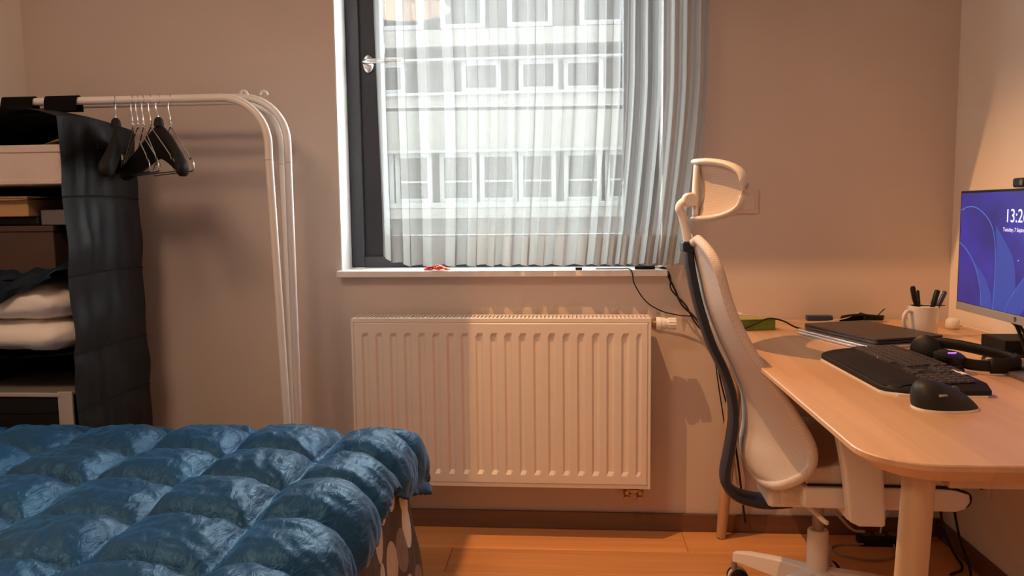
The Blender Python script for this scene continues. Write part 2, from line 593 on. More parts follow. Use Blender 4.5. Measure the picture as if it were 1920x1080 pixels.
def lathe(bm, prof, c, axis=(0, 0, 1), seg=24, cap0=True, cap1=True):
    """prof: list of (radius, height along axis) from point c"""
    ax = Vector(axis).normalized()
    ref = Vector((1, 0, 0)) if abs(ax.x) < 0.9 else Vector((0, 1, 0))
    a = (ref - ax * ref.dot(ax)).normalized()
    b = ax.cross(a)
    c = Vector(c)
    rings = [[bm.verts.new(c + ax * h + (a * math.cos(2 * PI * k / seg) + b * math.sin(2 * PI * k / seg)) * max(r, 1e-5)) for k in range(seg)] for r, h in prof]
    for r0, r1 in zip(rings, rings[1:]):
        for k in range(seg):
            bm.faces.new((r0[k], r0[(k + 1) % seg], r1[(k + 1) % seg], r1[k]))
    if cap0: bm.faces.new(list(reversed(rings[0])))
    if cap1: bm.faces.new(rings[-1])
    return bm

def LA(prof, c, axis=(0, 0, 1), seg=24, cap0=True, cap1=True):
    return lathe(bmesh.new(), prof, c, axis, seg, cap0, cap1)

def prism(bm, poly, z0, z1, top=None):
    """poly: (x, y) list; z0 / z1 float or function(x, y)"""
    f0 = z0 if callable(z0) else (lambda x, y: z0)
    f1 = z1 if callable(z1) else (lambda x, y: z1)
    lo = [bm.verts.new((x, y, f0(x, y))) for x, y in poly]
    tp = top or poly
    hi = [bm.verts.new((x, y, f1(x, y))) for x, y in tp]
    n = len(poly)
    bm.faces.new(list(reversed(lo)))
    bm.faces.new(hi)
    for i in range(n):
        j = (i + 1) % n
        bm.faces.new((lo[i], lo[j], hi[j], hi[i]))
    return bm

def grid(bm, nu, nv, fn, uv=None, closed_u=False):
    """fn(i, j) -> Vector ; returns verts[i][j]; uv(i, j) optional"""
    V = [[bm.verts.new(fn(i, j)) for j in range(nv)] for i in range(nu)]
    lay = bm.loops.layers.uv.verify() if uv else None
    faces = []
    for i in range(nu if closed_u else nu - 1):
        for j in range(nv - 1):
            i2 = (i + 1) % nu
            f = bm.faces.new((V[i][j], V[i2][j], V[i2][j + 1], V[i][j + 1]))
            if uv:
                for l, (a, b) in zip(f.loops, ((i, j), (i + 1, j), (i + 1, j + 1), (i, j + 1))):
                    l[lay].uv = uv(a, b)
            faces.append(f)
    return V, faces

def rrect(x0, x1, y0, y1, r, n=6):
    out = []
    for cx, cy, a0 in ((x1 - r, y1 - r, 0), (x0 + r, y1 - r, 90), (x0 + r, y0 + r, 180), (x1 - r, y0 + r, 270)):
        for k in range(n + 1):
            a = R(a0 + 90 * k / n)
            out.append((cx + r * math.cos(a), cy + r * math.sin(a)))
    return out

def lerp_tab(tab, x):
    if x <= tab[0][0]: return tab[0][1]
    for (a, fa), (b, fb) in zip(tab, tab[1:]):
        if x <= b:
            t = (x - a) / (b - a)
            return fa + (fb - fa) * t
    return tab[-1][1]

def smooth_tab(tab, x):
    xs = [p[0] for p in tab]
    if x <= xs[0]: return tab[0][1]
    if x >= xs[-1]: return tab[-1][1]
    for i in range(len(tab) - 1):
        if x <= xs[i + 1]:
            break
    def sl(k):
        if k == 0: return (tab[1][1] - tab[0][1]) / (xs[1] - xs[0])
        if k == len(tab) - 1: return (tab[-1][1] - tab[-2][1]) / (xs[-1] - xs[-2])
        return (tab[k + 1][1] - tab[k - 1][1]) / (xs[k + 1] - xs[k - 1])
    h = xs[i + 1] - xs[i]
    t = (x - xs[i]) / h
    h00 = 2 * t ** 3 - 3 * t ** 2 + 1; h10 = t ** 3 - 2 * t ** 2 + t; h01 = -2 * t ** 3 + 3 * t ** 2; h11 = t ** 3 - t ** 2
    return h00 * tab[i][1] + h10 * h * sl(i) + h01 * tab[i + 1][1] + h11 * h * sl(i + 1)

# ------------------------------------------------------------------ setting
def struct(name, bm, m, **kw):
    return tag(link_mesh(name, bm, m, **kw), kind='structure')

# floor: screed below, oak planks as pieces
floor = struct('floor', box(XL - 0.15, XR + 0.15, YF - 0.15, WY + 0.15, -0.12, -0.014), M_raddark)
floor['label'] = 'warm oak plank floor of the bedroom'
PW, PL = 0.19, 1.30
pm = bpy.data.meshes.new('plank')
pb = box(-PL / 2 + 0.0008, PL / 2 - 0.0008, -PW / 2 + 0.0006, PW / 2 - 0.0006, -0.014, 0.0)
bmesh.ops.bevel(pb, geom=[e for e in pb.edges if all(v.co.z > -0.001 for v in e.verts)], offset=0.0012, segments=1, affect='EDGES')
pb.to_mesh(pm); pb.free()
pm.materials.append(M_plank)
row = 0
y = WY - PW / 2
while y > YF - 0.1:
    x = XL - PL * 0.5 + (row * 0.47 % 1.0) * PL * 0.8 - 0.2
    while x < XR + PL * 0.45:
        p = bpy.data.objects.new('plank', pm)
        COL.objects.link(p)
        p.parent = floor
        p.location = (x, y, 0)
        x += PL
    y -= PW
    row += 1

# back wall with the window opening
WT = 0.32
bm = bmesh.new()
bx(bm, XL - 0.15, WX0, WY, WY + WT, -0.1, ZT)
bx(bm, WX1, XR + 0.15, WY, WY + WT, -0.1, ZT)
bx(bm, WX0, WX1, WY, WY + WT, -0.1, WZ0)
bx(bm, WX0, WX1, WY, WY + WT, WZ1, ZT)
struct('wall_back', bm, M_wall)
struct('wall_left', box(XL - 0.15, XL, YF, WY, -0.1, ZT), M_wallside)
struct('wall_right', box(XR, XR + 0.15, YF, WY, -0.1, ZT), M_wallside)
bm = bmesh.new()
bx(bm, XL - 0.15, 0.15, YF - 0.15, YF, -0.1, ZT)
bx(bm, 1.0, XR + 0.15, YF - 0.15, YF, -0.1, ZT)
bx(bm, 0.15, 1.0, YF - 0.15, YF, 2.05, ZT)
struct('wall_front', bm, M_wall)
d = struct('door_1', box(0.155, 0.995, YF - 0.10, YF - 0.06, 0.005, 2.045), M_whitepl)
link_mesh('door_handle', T([(0.9, YF - 0.06, 1.03), (0.9, YF - 0.01, 1.03), (0.78, YF - 0.01, 1.03)], 0.009), M_silver, parent=d)
struct('ceiling', box(XL - 0.15, XR + 0.15, YF - 0.15, WY + 0.15, ZT, ZT + 0.1), M_ceil)
# outer wall of this building, above, below and beside the room
bm = bmesh.new()
bx(bm, -12, 12, WY + 0.02, WY + WT, ZT + 0.1, 20.0)
bx(bm, -9, 9, WY + 0.02, WY + WT, -6.0, -0.1)
bx(bm, -9, XL - 0.15, WY + 0.02, WY + WT, -0.1, ZT + 0.1)
bx(bm, XR + 0.15, 9, WY + 0.02, WY + WT, -0.1, ZT + 0.1)
bx(bm, XL - 0.15, XR + 0.15, WY + 0.16, WY + WT, ZT, ZT + 0.1)
struct('wall_exterior', bm, M_base_grey)
# window reveal lining
bm = bmesh.new()
bx(bm, WX0 - 0.001, WX0 + 0.004, WY - 0.0008, WY + 0.13, WZ0, WZ1)
bx(bm, WX1 - 0.004, WX1 + 0.001, WY - 0.0008, WY + 0.13, WZ0, WZ1)
bx(bm, WX0, WX1, WY - 0.0008, WY + 0.13, WZ1 - 0.004, WZ1 + 0.001)
struct('trim_1', bm, M_jamb)
for nm, b in (('baseboard_back', box(XL + 0.014, XR - 0.014, WY - 0.014, WY, 0.0, 0.066)),
              ('baseboard_right', box(XR - 0.014, XR, YF, WY, 0.0, 0.066)),
              ('baseboard_left', box(XL, XL + 0.014, YF, WY, 0.0, 0.066))):
    struct(nm, b, M_base, bevel=0.003)

# window: fixed frame, inward sash with glass, handle, sill
win = tag(bpy.data.objects.new('window_1', None), 'anthracite framed window behind the sheer curtain', kind='structure')
COL.objects.link(win)
win.location = ((WX0 + WX1) / 2, WY + 0.13, WZ0)
FY0, FY1 = WY + 0.13, WY + 0.20
def ring(x0, x1, z0, z1, t, y0, y1, tb=None, tt=None):
    tb = tb or t; tt = tt or t
    bm = bmesh.new()
    bx(bm, x0, x0 + t, y0, y1, z0, z1)
    bx(bm, x1 - t, x1, y0, y1, z0, z1)
    bx(bm, x0 + t, x1 - t, y0, y1, z0, z0 + tb)
    bx(bm, x0 + t, x1 - t, y0, y1, z1 - tt, z1)
    return bm
link_mesh('frame', ring(WX0 + 0.004, WX1 - 0.004, 0.957, WZ1 - 0.004, 0.050, FY0, FY1, tb=0.042), M_anth, parent=win, bevel=0.003)
sash = link_mesh('sash', ring(WX0 + 0.052, WX1 - 0.052, 0.990, WZ1 - 0.05, 0.080, FY0 + 0.012, FY1 + 0.02, tb=0.088), M_anth2, parent=win, bevel=0.003)
link_mesh('pane', box(WX0 + 0.125, WX1 - 0.125, FY0 + 0.045, FY0 + 0.051, 1.07, WZ1 - 0.12), M_glass, parent=win)
hb = bmesh.new()
lathe(hb, [(0.021, 0), (0.021, 0.010), (0.017, 0.014)], (-0.768, FY0 + 0.012, 1.716), (0, -1, 0), 20)
for v in hb.verts:
    v.co.z = 1.716 + (v.co.z - 1.716) * 1.5
hd = link_mesh('handle', hb, M_silver, parent=win, smooth=True, autos=40)
link_mesh('lever', T([(-0.768, FY0 - 0.002, 1.716), (-0.768, FY0 - 0.042, 1.716), (-0.755, FY0 - 0.052, 1.716), (-0.70, FY0 - 0.052, 1.716), (-0.628, FY0 - 0.050, 1.716)],
                     0.0095, 12), M_silver, parent=hd, smooth=True, autos=40)
link_mesh('sill', box(WX0 - 0.006, WX1 + 0.012, WY - 0.045, WY + 0.13, 0.934, 0.957), M_sill, parent=win, bevel=0.003)

# ------------------------------------------------------------------ outside: handrail and the house across the street
M_rail = mat('grey_rail_paint', (0.012, 0.012, 0.012), 0.5, 0.5)
M_stone = mat('pale_stone', (0.125, 0.119, 0.108), 0.9, 0.2, var=0.10, vscale=7, bump=0.3, bscale=8)
M_stoneg = mat('grey_render', (0.066, 0.064, 0.060), 0.9, 0.2, var=0.06, vscale=3)
M_wframe = mat('white_window_paint', (0.15, 0.15, 0.147), 0.7, 0.4, var=0.02)
M_farglass = mat('far_window_glass', (0.030, 0.031, 0.031), 0.6, 0.1, var=0.1, vscale=2)
M_asph = mat('street_asphalt', (0.16, 0.16, 0.16), 0.9, 0.2)
rl = thing('balcony_railing', 'slim grey metal railing outside the window', 'railing', (-0.28, 3.30, 0.9))
link_mesh('handrail', T([(-0.93, 3.30, 1.590), (0.40, 3.30, 1.578)], 0.0085, 10), M_rail, parent=rl)
link_mesh('balustrade_glass', box(-0.90, 0.36, 3.298, 3.304, 0.93, 1.575), M_glass, parent=rl)
for px in (-0.92, 0.38):
    link_mesh('post', box(px - 0.008, px + 0.008, 3.19, 3.308, 0.90, 1.585), M_rail, parent=rl)
FY = 16.0
K = FY / 9.0
def fx(x9): return x9 * K
def fz(z9): return ZC + (z9 - ZC) * K
G0 = -6.0
fac = thing('apartment_building', 'pale stone apartment building across the street with white framed windows', 'building', (0, FY, G0))
link_mesh('wall', box(-7, 5, FY + 0.25, FY + 6, G0, 6.0), M_stoneg, parent=fac)
for z0, z1, dep, m in ((1.855, 2.46, 0.0, M_stone), (2.985, 3.165, -0.05, M_stone), (1.085, 1.195, -0.06, M_stone), (1.20, 1.262, -0.02, M_wframe),
                       (1.822, 1.856, -0.03, M_wframe), (2.455, 2.485, -0.05, M_wframe), (2.835, 2.86, -0.02, M_wframe), (-1.0, 0.2, 0.0, M_stone)):
    link_mesh('band', box(-7, 5, FY + dep, FY + 0.26, fz(z0), fz(z1)), m, parent=fac)
def far_window(x0, x1, z0, z1, bar=None):
    w = link_mesh('window', ring(fx(x0), fx(x1), fz(z0), fz(z1), 0.09, FY + 0.10, FY + 0.2), M_wframe, parent=fac)
    link_mesh('pane', box(fx(x0) + 0.08, fx(x1) - 0.08, FY + 0.16, FY + 0.18, fz(z0) + 0.08, fz(z1) - 0.08), M_farglass, parent=w)
    if bar:
        link_mesh('glazing_bar', box(fx(x0) + 0.08, fx(x1) - 0.08, FY + 0.12, FY + 0.155, fz(bar) - 0.02, fz(bar) + 0.02), M_wframe, parent=w)
for base in (-3.44, -2.05, -0.64, 0.77, 2.16)[:4]:
    for a, b in ((-0.90, -0.48), (-0.44, -0.02), (0.0, 0.42)):
        far_window(base + a, base + b, 1.262, 1.822, 1.50)
for base in (-3.2, -2.35, -1.27, -0.63, -0.13, 0.55, 1.4):
    far_window(base, base + 0.44, 2.486, 2.835)
for base in (-3.3, -2.2, -1.5, -0.75, 0.05, 0.9, 1.8):
    far_window(base, base + 0.5, 3.19, 3.85)
tag(link_mesh('street', box(-14, 14, WY + 1.2, FY + 6, G0 - 0.2, G0), M_asph), 'grey asphalt street below the window', 'street', kind='structure')
# ------------------------------------------------------------------ radiator
RX0, RX1, RZ0, RZ1, RY = -0.790, 0.256, 0.196, 0.798, WY - 0.128
rad = thing('panel_radiator', 'white ribbed panel radiator under the window sill', 'radiator', ((RX0 + RX1) / 2, WY, RZ0))
# front panel with pressed vertical flutes: height profile swept across x
def panel_bm(y_front, ydir):
    bm = bmesh.new()
    x0, x1 = RX0 + 0.008, RX1 - 0.008
    pitch = 0.0508
    fx0, fx1 = x0 + 0.036, x1 - 0.036
    nfl = 19
    pitch = (fx1 - fx0) / nfl
    prof = [(x0, 0.006), (x0 + 0.006, 0.0), (fx0 - 0.006, 0.0)]
    for k in range(nfl):
        a = fx0 + k * pitch
        prof += [(a, 0.009), (a + pitch * 0.22, 0.009), (a + pitch * 0.40, 0.0), (a + pitch * 0.86, 0.0)]
    prof += [(fx1, 0.009), (fx1 + 0.004, 0.009), (fx1 + 0.012, 0.0), (x1 - 0.006, 0.0), (x1, 0.006)]
    zs = [(RZ0 + 0.012, 0, 0.006), (RZ0 + 0.018, 0, 0.0), (RZ0 + 0.046, 0, 0.0), (RZ0 + 0.060, 1, 0), (RZ1 - 0.066, 1, 0), (RZ1 - 0.052, 0, 0.0), (RZ1 - 0.020, 0, 0.0), (RZ1 - 0.014, 0, 0.006)]
    def fn(i, j):
        x, dpt = prof[i]
        z, on, extra = zs[j]
        dd = dpt if (on or i in (0, len(prof) - 1)) else 0.0
        return Vector((x, y_front + ydir * max(dd, extra), z))
    grid(bm, len(prof), len(zs), fn)
    return bm
link_mesh('front_panel', panel_bm(RY, 1), M_rad, parent=rad)
link_mesh('back_panel', box(RX0 + 0.012, RX1 - 0.012, WY - 0.040, WY - 0.034, RZ0 + 0.01, RZ1 - 0.015), M_rad, parent=rad)
link_mesh('convector_fins', box(RX0 + 0.02, RX1 - 0.02, RY + 0.022, WY - 0.045, RZ0 + 0.03, RZ1 - 0.03), M_raddark, parent=rad)
for sx in (RX0, RX1 - 0.009):
    link_mesh('side_cover', box(sx, sx + 0.009, RY + 0.002, WY - 0.030, RZ0, RZ1 - 0.002), M_rad, parent=rad, bevel=0.002)
link_mesh('bottom_edge', box(RX0 + 0.009, RX1 - 0.009, RY + 0.003, RY + 0.012, RZ0, RZ0 + 0.013), M_rad, parent=rad, bevel=0.002)
bm = bmesh.new()
bx(bm, RX0 + 0.004, RX1 - 0.004, RY + 0.001, RY + 0.010, RZ1 - 0.016, RZ1)
bx(bm, RX0 + 0.004, RX1 - 0.004, WY - 0.040, WY - 0.030, RZ1 - 0.012, RZ1)
gr = link_mesh('top_grille', bm, M_rad, parent=rad, bevel=0.0015)
gm = bpy.data.meshes.new('grille_bar')
gb = box(-0.0042, 0.0042, 0, (WY - 0.040) - (RY + 0.010), -0.010, 0.0)
gb.to_mesh(gm); gb.free(); gm.materials.append(M_rad)
nb = 74
for k in range(nb + 1):
    o = bpy.data.objects.new('grille_bar', gm)
    COL.objects.link(o)
    o.parent = gr
    gx = RX0 + 0.012 + (RX1 - RX0 - 0.024) * k / nb
    o.location = (gx - rad.location.x, RY + 0.010 - rad.location.y, RZ1 - rad.location.z)
link_mesh('vent_plug', LA([(0.006, 0), (0.006, 0.008), (0.004, 0.010)], (RX0, RY + 0.05, RZ1 - 0.048), (-1, 0, 0), 12), M_rad, parent=rad, smooth=True, autos=40)
VZ = 0.774; VY = RY + 0.035
vn = link_mesh('valve_neck', LA([(0.010, 0), (0.010, 0.006), (0.019, 0.007), (0.019, 0.010), (0.013, 0.011), (0.013, 0.014), (0.0195, 0.015), (0.0195, 0.020), (0.012, 0.021)], (RX1, VY, VZ), (1, 0, 0), 20), M_brass, parent=rad, smooth=True, autos=30)
vb = bmesh.new()
lathe(vb, [(0.016, 0.0), (0.0235, 0.0), (0.0235, 0.016), (0.0215, 0.018), (0.0215, 0.028), (0.018, 0.036), (0.018, 0.042)], (RX1 + 0.018, VY, VZ), (1, 0, 0), 28)
vh = link_mesh('thermostat_head', vb, M_whitepl, parent=rad, smooth=True, autos=30)
gbm = bmesh.new()
N = 48
pr = []
for k in range(N):
    a = 2 * PI * k / N
    rr = 0.0215 if k % 4 < 2 else 0.0192
    pr.append((rr * math.cos(a), rr * math.sin(a)))
lo = [gbm.verts.new((RX1 + 0.060, VY + p, VZ + q)) for p, q in pr]
hi = [gbm.verts.new((RX1 + 0.086, VY + p * 0.97, VZ + q * 0.97)) for p, q in pr]
for k in range(N):
    j = (k + 1) % N
    gbm.faces.new((lo[k], lo[j], hi[j], hi[k]))
gbm.faces.new(list(reversed(lo))); gbm.faces.new(hi)
link_mesh('grip', gbm, M_whitepl, parent=vh)
# pipe connection under the radiator
pc = link_mesh('pipe_connector', box(0.178, 0.224, RY + 0.045, RY + 0.062, 0.166, 0.180), M_brass, parent=rad, bevel=0.003)
for qx in (0.178, 0.224):
    link_mesh('elbow_pipe', T([(qx, RY + 0.053, 0.200), (qx, RY + 0.053, 0.165), (qx, RY + 0.058, 0.150), (qx, RY + 0.075, 0.144), (qx, WY, 0.144)], 0.009, 10), M_brass, parent=pc, smooth=True)
    link_mesh('union_nut', LA([(0.013, 0), (0.013, 0.014)], (qx, RY + 0.053, 0.160), (0, 0, 1), 6), M_brass, parent=pc)
    link_mesh('pipe_collar', LA([(0.0135, 0), (0.0135, 0.010)], (qx, RY + 0.040, 0.143), (0, 1, 0), 16), M_brass, parent=pc, smooth=True, autos=40)
for bxx in (RX0 + 0.18, RX1 - 0.18):
    link_mesh('wall_bracket', box(bxx - 0.02, bxx + 0.02, WY - 0.036, WY, 0.30, 0.70), M_rad, parent=rad)

# ------------------------------------------------------------------ sheer curtain
CY = WY - 0.068
cur = thing('sheer_curtain', 'white sheer curtain hanging in soft folds over the window', 'curtain', (-0.14, CY, 2.42))
NC, NR = 460, 44
random.seed(11)
# fold phase: irregular spacing of folds along the cloth
steps = []
ph = 0.0
phs = [0.0]
for i in range(NC):
    u = i / NC
    dens = 34 + 20 * noise.noise(Vector((u * 9.0, 3.1, 0))) + 8 * noise.noise(Vector((u * 31.0, 7.7, 0)))
    dens *= 1.0 + 0.55 * max(0, min(1, (u - 0.66) / 0.1))
    ph += max(9, dens) * 2.9 / NC
    phs.append(ph)
def curtain_pt(i, j, off=0.0):
    u = i / NC
    v = j / (NR - 1)                 # 0 top .. 1 bottom
    ztop = 2.40
    zb = 0.977 + 0.004 * math.sin(phs[i] * 1.0 + 1.0) + 0.028 * max(0, 1 - u / 0.10) ** 1.2
    z = ztop + (zb - ztop) * v
    xl = -0.694 + 0.006 * v - 0.012 * math.sin(v * 3.0) * (1 - v)
    xr = 0.452 - 0.016 * v - 0.062 * max(0, (v - 0.55) / 0.45) ** 1.5
    drift = 0.5 * math.sin(2.2 * v + u * 9.0) + 0.35 * noise.noise(Vector((u * 12, v * 2.0, 5.0)))
    p = phs[i] + drift * 0.9
    amp = 0.013 + 0.007 * v + 0.006 * noise.noise(Vector((u * 14, v * 1.5, 0)))
    x = xl + (xr - xl) * u + (0.0072 + 0.0040 * max(0, min(1, (u - 0.66) / 0.1)) + 0.004 * noise.noise(Vector((u * 17, 0.3, 2)))) * math.sin(2 * p + 0.6) * (0.75 + 0.25 * v)
    y = CY + amp * math.sin(p) + 0.004 * math.sin(2.3 * p + 1.0) + off
    y = min(y, WY - 0.0475 + off if z < 0.99 else WY - 0.012)
    return Vector((x, y, z))
bm = bmesh.new()
V, faces = grid(bm, NC + 1, NR, curtain_pt)
# narrow gaps between the first folds near the handle, where the bare glass shows
kill = []
for f in faces:
    c = f.calc_center_median()
    for gx0, gx1, z0, z1, w0, w1 in ((-0.662, -0.652, 1.72, 1.845, 0.0055, 0.001), (-0.652, -0.640, 1.79, 2.0, 0.001, 0.006)):
        if z0 < c.z < z1:
            t = (c.z - z0) / (z1 - z0)
            cx = gx0 + (gx1 - gx0) * (1 - t) * 0.6
            if abs(c.x - cx) < (w0 + (w1 - w0) * t):
                kill.append(f)
                break
bmesh.ops.delete(bm, geom=kill, context='FACES')
link_mesh('voile', bm, M_curtain, parent=cur, smooth=True)
bm = bmesh.new()
def hem_pt(i, j):
    u = i / NC
    v = j / 7
    p1 = curtain_pt(i, NR - 1)
    h = 0.103 + 0.03 * max(0, 1 - u / 0.12)
    jj = (1 - h / (2.40 - 0.977)) + v * (h / (2.40 - 0.977))
    p = curtain_pt(i, jj * (NR - 1), -0.0012)
    return p
grid(bm, NC + 1, 8, hem_pt)
link_mesh('hem', bm, M_hem, parent=cur, smooth=True)
rail = thing('curtain_rail', 'white curtain rail fixed above the window', 'rail', (-0.14, WY - 0.068, 2.42))
link_mesh('track', box(-1.15, 0.75, CY - 0.012, CY + 0.012, 2.41, 2.44), M_whitepl, parent=rail, bevel=0.003)
for bxx in (-1.0, 0.6):
    link_mesh('bracket', box(bxx - 0.012, bxx + 0.012, CY, WY, 2.425, 2.438), M_whitepl, parent=rail)
# ------------------------------------------------------------------ clothes racks
def rack(label, y, z, xr, xl, lean, r=0.0125, stop=True):
    t = thing('clothes_rack', label, 'clothes rack', (0.5 * (xl + xr), y, 0), group=None)
    br = 0.145
    jz = 1.333
    def arc(sx, xe):
        return [(xe - sx * br + sx * br * math.sin(a), y, z - br + br * math.cos(a)) for a in [k * PI / 2 / 12 for k in range(13)]]
    right = arc(1, xr)
    left = list(reversed(arc(-1, xl)))
    pts = [(xl, y, jz)] + left + right + [(xr, y, jz)]
    link_mesh('top_rail', T(pts, r, 14), M_rack, parent=t, smooth=True, autos=60)
    for sx, xe in ((1, xr), (-1, xl)):
        link_mesh('joint', T([(xe, y, jz + 0.0015), (xe, y, jz - 0.0015)], r * 0.86, 14), M_gcable, parent=t)
        link_mesh('leg', T([(xe, y, jz - 0.0015), (xe + sx * lean * 0.5, y, 0.7), (xe + sx * lean, y, 0.03)], r, 14), M_rack, parent=t, smooth=True, autos=60)
        fo = link_mesh('foot', T([(xe + sx * lean, y - 0.20, 0.016), (xe + sx * lean, min(y + 0.20, WY - 0.03), 0.016)], 0.0095, 12), M_rack, parent=t, smooth=True, autos=60)
    if stop:
        link_mesh('hanger_stop', T([(xr - 0.085, y, z + r * 0.7), (xr - 0.078, y, z + r + 0.006), (xr - 0.066, y, z + r + 0.005), (xr - 0.060, y, z + r * 0.6)], 0.004, 8, n=3), M_rack, parent=t, smooth=True)
    return t
RAY, RAZ = 2.44, 1.526
rack('white steel clothes rack with bent top rail carrying the hangers', RAY, RAZ, -0.950, -1.945, 0.038)
rack('white steel clothes rack whose rail runs close behind the hangers', 2.565, 1.543, -0.935, -1.950, 0.002)
rack('white steel clothes rack standing nearest the back wall', 2.655, 1.545, -0.988, -1.955, 0.012, stop=False)

# ------------------------------------------------------------------ hanging organizer
OX0, OX1, OY0, OY1 = -1.905, -1.512, 2.255, 2.665
shelf_z = [0.40, 0.575, 0.748, 0.985, 1.222]
org = thing('hanging_organizer', 'black fabric hanging shelf organizer strapped over the rack rail', 'organizer', ((OX0 + OX1) / 2, RAY, 0.40))
def otop(x, y):
    # sagging lid: highest under the straps, lower to the sides and rear
    s = (y - OY0) / (OY1 - OY0)
    e = (x - (OX0 + OX1) / 2) / ((OX1 - OX0) / 2)
    return 1.488 - 0.030 * abs(e) ** 2.5 - 0.004 * s + 0.012 * math.sin(PI * s)
def side_bm(xbase, sgn):
    bm = bmesh.new()
    NU, NV = 40, 96
    zs = shelf_z + [1.46]
    def fn(i, j):
        s = i / (NU - 1)
        v = j / (NV - 1)
        y = OY0 + (OY1 - OY0) * s
        zt = otop(xbase, y)
        z = 0.40 + (zt - 0.40) * v
        # bulge between shelves, gathered pleats
        b = 0
        for a, c in zip(zs, zs[1:]):
            if a <= z <= c:
                q = (z - a) / (c - a)
                pl = math.sin(34 * s + 3 * noise.noise(Vector((s * 3, a * 9, 1.0)))) * 0.0035 * (1 - 0.75 * s) * (1 - abs(2 * q - 1) ** 3)
                b = 0.012 * math.sin(PI * q) ** 0.7 * (0.4 + noise.noise(Vector((s * 4, z * 7, 0)))) + pl
        y += 0.0
        return Vector((xbase + sgn * (b + 0.012 * (1.46 - z) ** 1.0 * 0.6), y, z))
    grid(bm, NU, NV, fn)
    bmesh.ops.solidify(bm, geom=bm.faces[:], thickness=0.003)
    return bm
sp = link_mesh('side_panel', side_bm(OX1, 1), M_org, parent=org, smooth=True, autos=60)
for z in shelf_z[1:]:
    pts = []
    for k in range(14):
        s = k / 13
        dx = 0.012 * (1.46 - z) * 0.6
        pts.append((OX1 + dx + 0.0025, OY0 + (OY1 - OY0) * s, z + 0.006 * math.sin(PI * s)))
    link_mesh('seam', T(pts, 0.0028, 6), M_orgin, parent=sp)
link_mesh('far_side_panel', box(OX0, OX0 + 0.004, OY0, OY1, 0.40, 1.470), M_org, parent=org)
bm = bmesh.new()
grid(bm, 12, 2, lambda i, j: Vector((OX0 + (OX1 - 0.002 - OX0) * i / 11, OY1 - 0.002, (0.40, otop(OX0 + (OX1 - OX0) * i / 11, OY1) + 0.0015)[j])))
bmesh.ops.solidify(bm, geom=bm.faces[:], thickness=0.003)
link_mesh('back_panel', bm, M_orgin, parent=org)
bm = bmesh.new()
grid(bm, 16, 12, lambda i, j: Vector((OX0 + (OX1 - OX0) * i / 15, OY0 + (OY1 - OY0) * j / 11, otop(OX0 + (OX1 - OX0) * i / 15, OY0 + (OY1 - OY0) * j / 11))))
bmesh.ops.solidify(bm, geom=bm.faces[:], thickness=0.006)
link_mesh('top_panel', bm, M_org, parent=org, smooth=True, autos=50)
for z in shelf_z:
    bm = bmesh.new()
    grid(bm, 14, 8, lambda i, j: Vector((OX0 + 0.004 + (OX1 - 0.004 - OX0) * i / 13, OY0 + 0.004 + (OY1 - OY0 - 0.010) * j / 7, z - 0.012 * math.sin(PI * i / 13) + 0.004)))
    bmesh.ops.solidify(bm, geom=bm.faces[:], thickness=0.008)
    link_mesh('shelf', bm, M_orgin, parent=org, smooth=True, autos=50)
for sx0, sx1 in ((-1.805, -1.700), (-1.662, -1.555)):
    pts = [(RAY - 0.020, 1.494), (RAY - 0.0175, 1.527)]
    for k in range(7):
        a = PI - PI * k / 6
        pts.append((RAY + 0.0165 * math.cos(a), 1.527 + 0.0165 * math.sin(a)))
    pts += [(RAY + 0.019, 1.494)]
    bm = bmesh.new()
    grid(bm, 2, len(pts), lambda i, j: Vector(((sx0, sx1)[i], pts[j][0], pts[j][1])))
    bmesh.ops.solidify(bm, geom=bm.faces[:], thickness=0.003)
    link_mesh('strap', bm, M_orgin, parent=org)
sl = link_mesh('handle_strip', box(OX1 + 0.003, OX1 + 0.010, 2.44, 2.63, 1.375, 1.392), M_orgin, parent=sp, bevel=0.002)
link_mesh('brand_tab', box(OX1 + 0.008, OX1 + 0.012, 2.535, 2.572, 1.350, 1.366), M_kraft, parent=sp)
# things inside
def soft_box(name, label, cat, x0, x1, y0, y1, z0, z1, m, bev=0.01):
    return tag(link_mesh(name, box(x0, x1, y0, y1, z0, z1), m, origin=((x0 + x1) / 2, (y0 + y1) / 2, z0), bevel=bev), label, cat)
fb = thing('fabric_box', 'pale beige cloth storage box in the top compartment of the black organizer', 'storage box', (-1.74, 2.45, 1.258))
link_mesh('body', box(-1.887, -1.527, 2.285, 2.60, 1.260, 1.362), M_boxcloth, parent=fb, bevel=0.006)
link_mesh('rim', ring(-1.887, -1.525, 2.283, 2.602, 0.010, 0, 1), M_boxcloth, parent=fb) if False else None
bm = bmesh.new()
bx(bm, -1.887, -1.525, 2.281, 2.289, 1.356, 1.378); bx(bm, -1.887, -1.525, 2.594, 2.602, 1.356, 1.378)
bx(bm, -1.887, -1.879, 2.289, 2.594, 1.356, 1.378); bx(bm, -1.533, -1.525, 2.289, 2.594, 1.356, 1.378)
link_mesh('rim', bm, M_boxcloth, parent=fb, bevel=0.002)
link_mesh('bottom_hem', box(-1.887, -1.526, 2.282, 2.287, 1.262, 1.276), M_boxcloth, parent=fb, bevel=0.002)
bm = bmesh.new()
grid(bm, 14, 14, lambda i, j: Vector((-1.640 + 0.105 * i / 13, 2.31 + 0.22 * j / 13, 1.366 + 0.055 * math.sin(PI * 0.5 * i / 13) * math.sin(PI * (0.15 + 0.7 * j / 13)))))
bmesh.ops.solidify(bm, geom=bm.faces[:], thickness=0.03)
tag(link_mesh('folded_cloth', bm, M_kraft, origin=(-1.59, 2.42, 1.364), smooth=True, autos=50), 'tan folded cloth poking out of the beige storage box', 'cloth')
cb = thing('cardboard_box', 'brown cardboard box under the beige storage box', 'box', (-1.80, 2.44, 1.0))
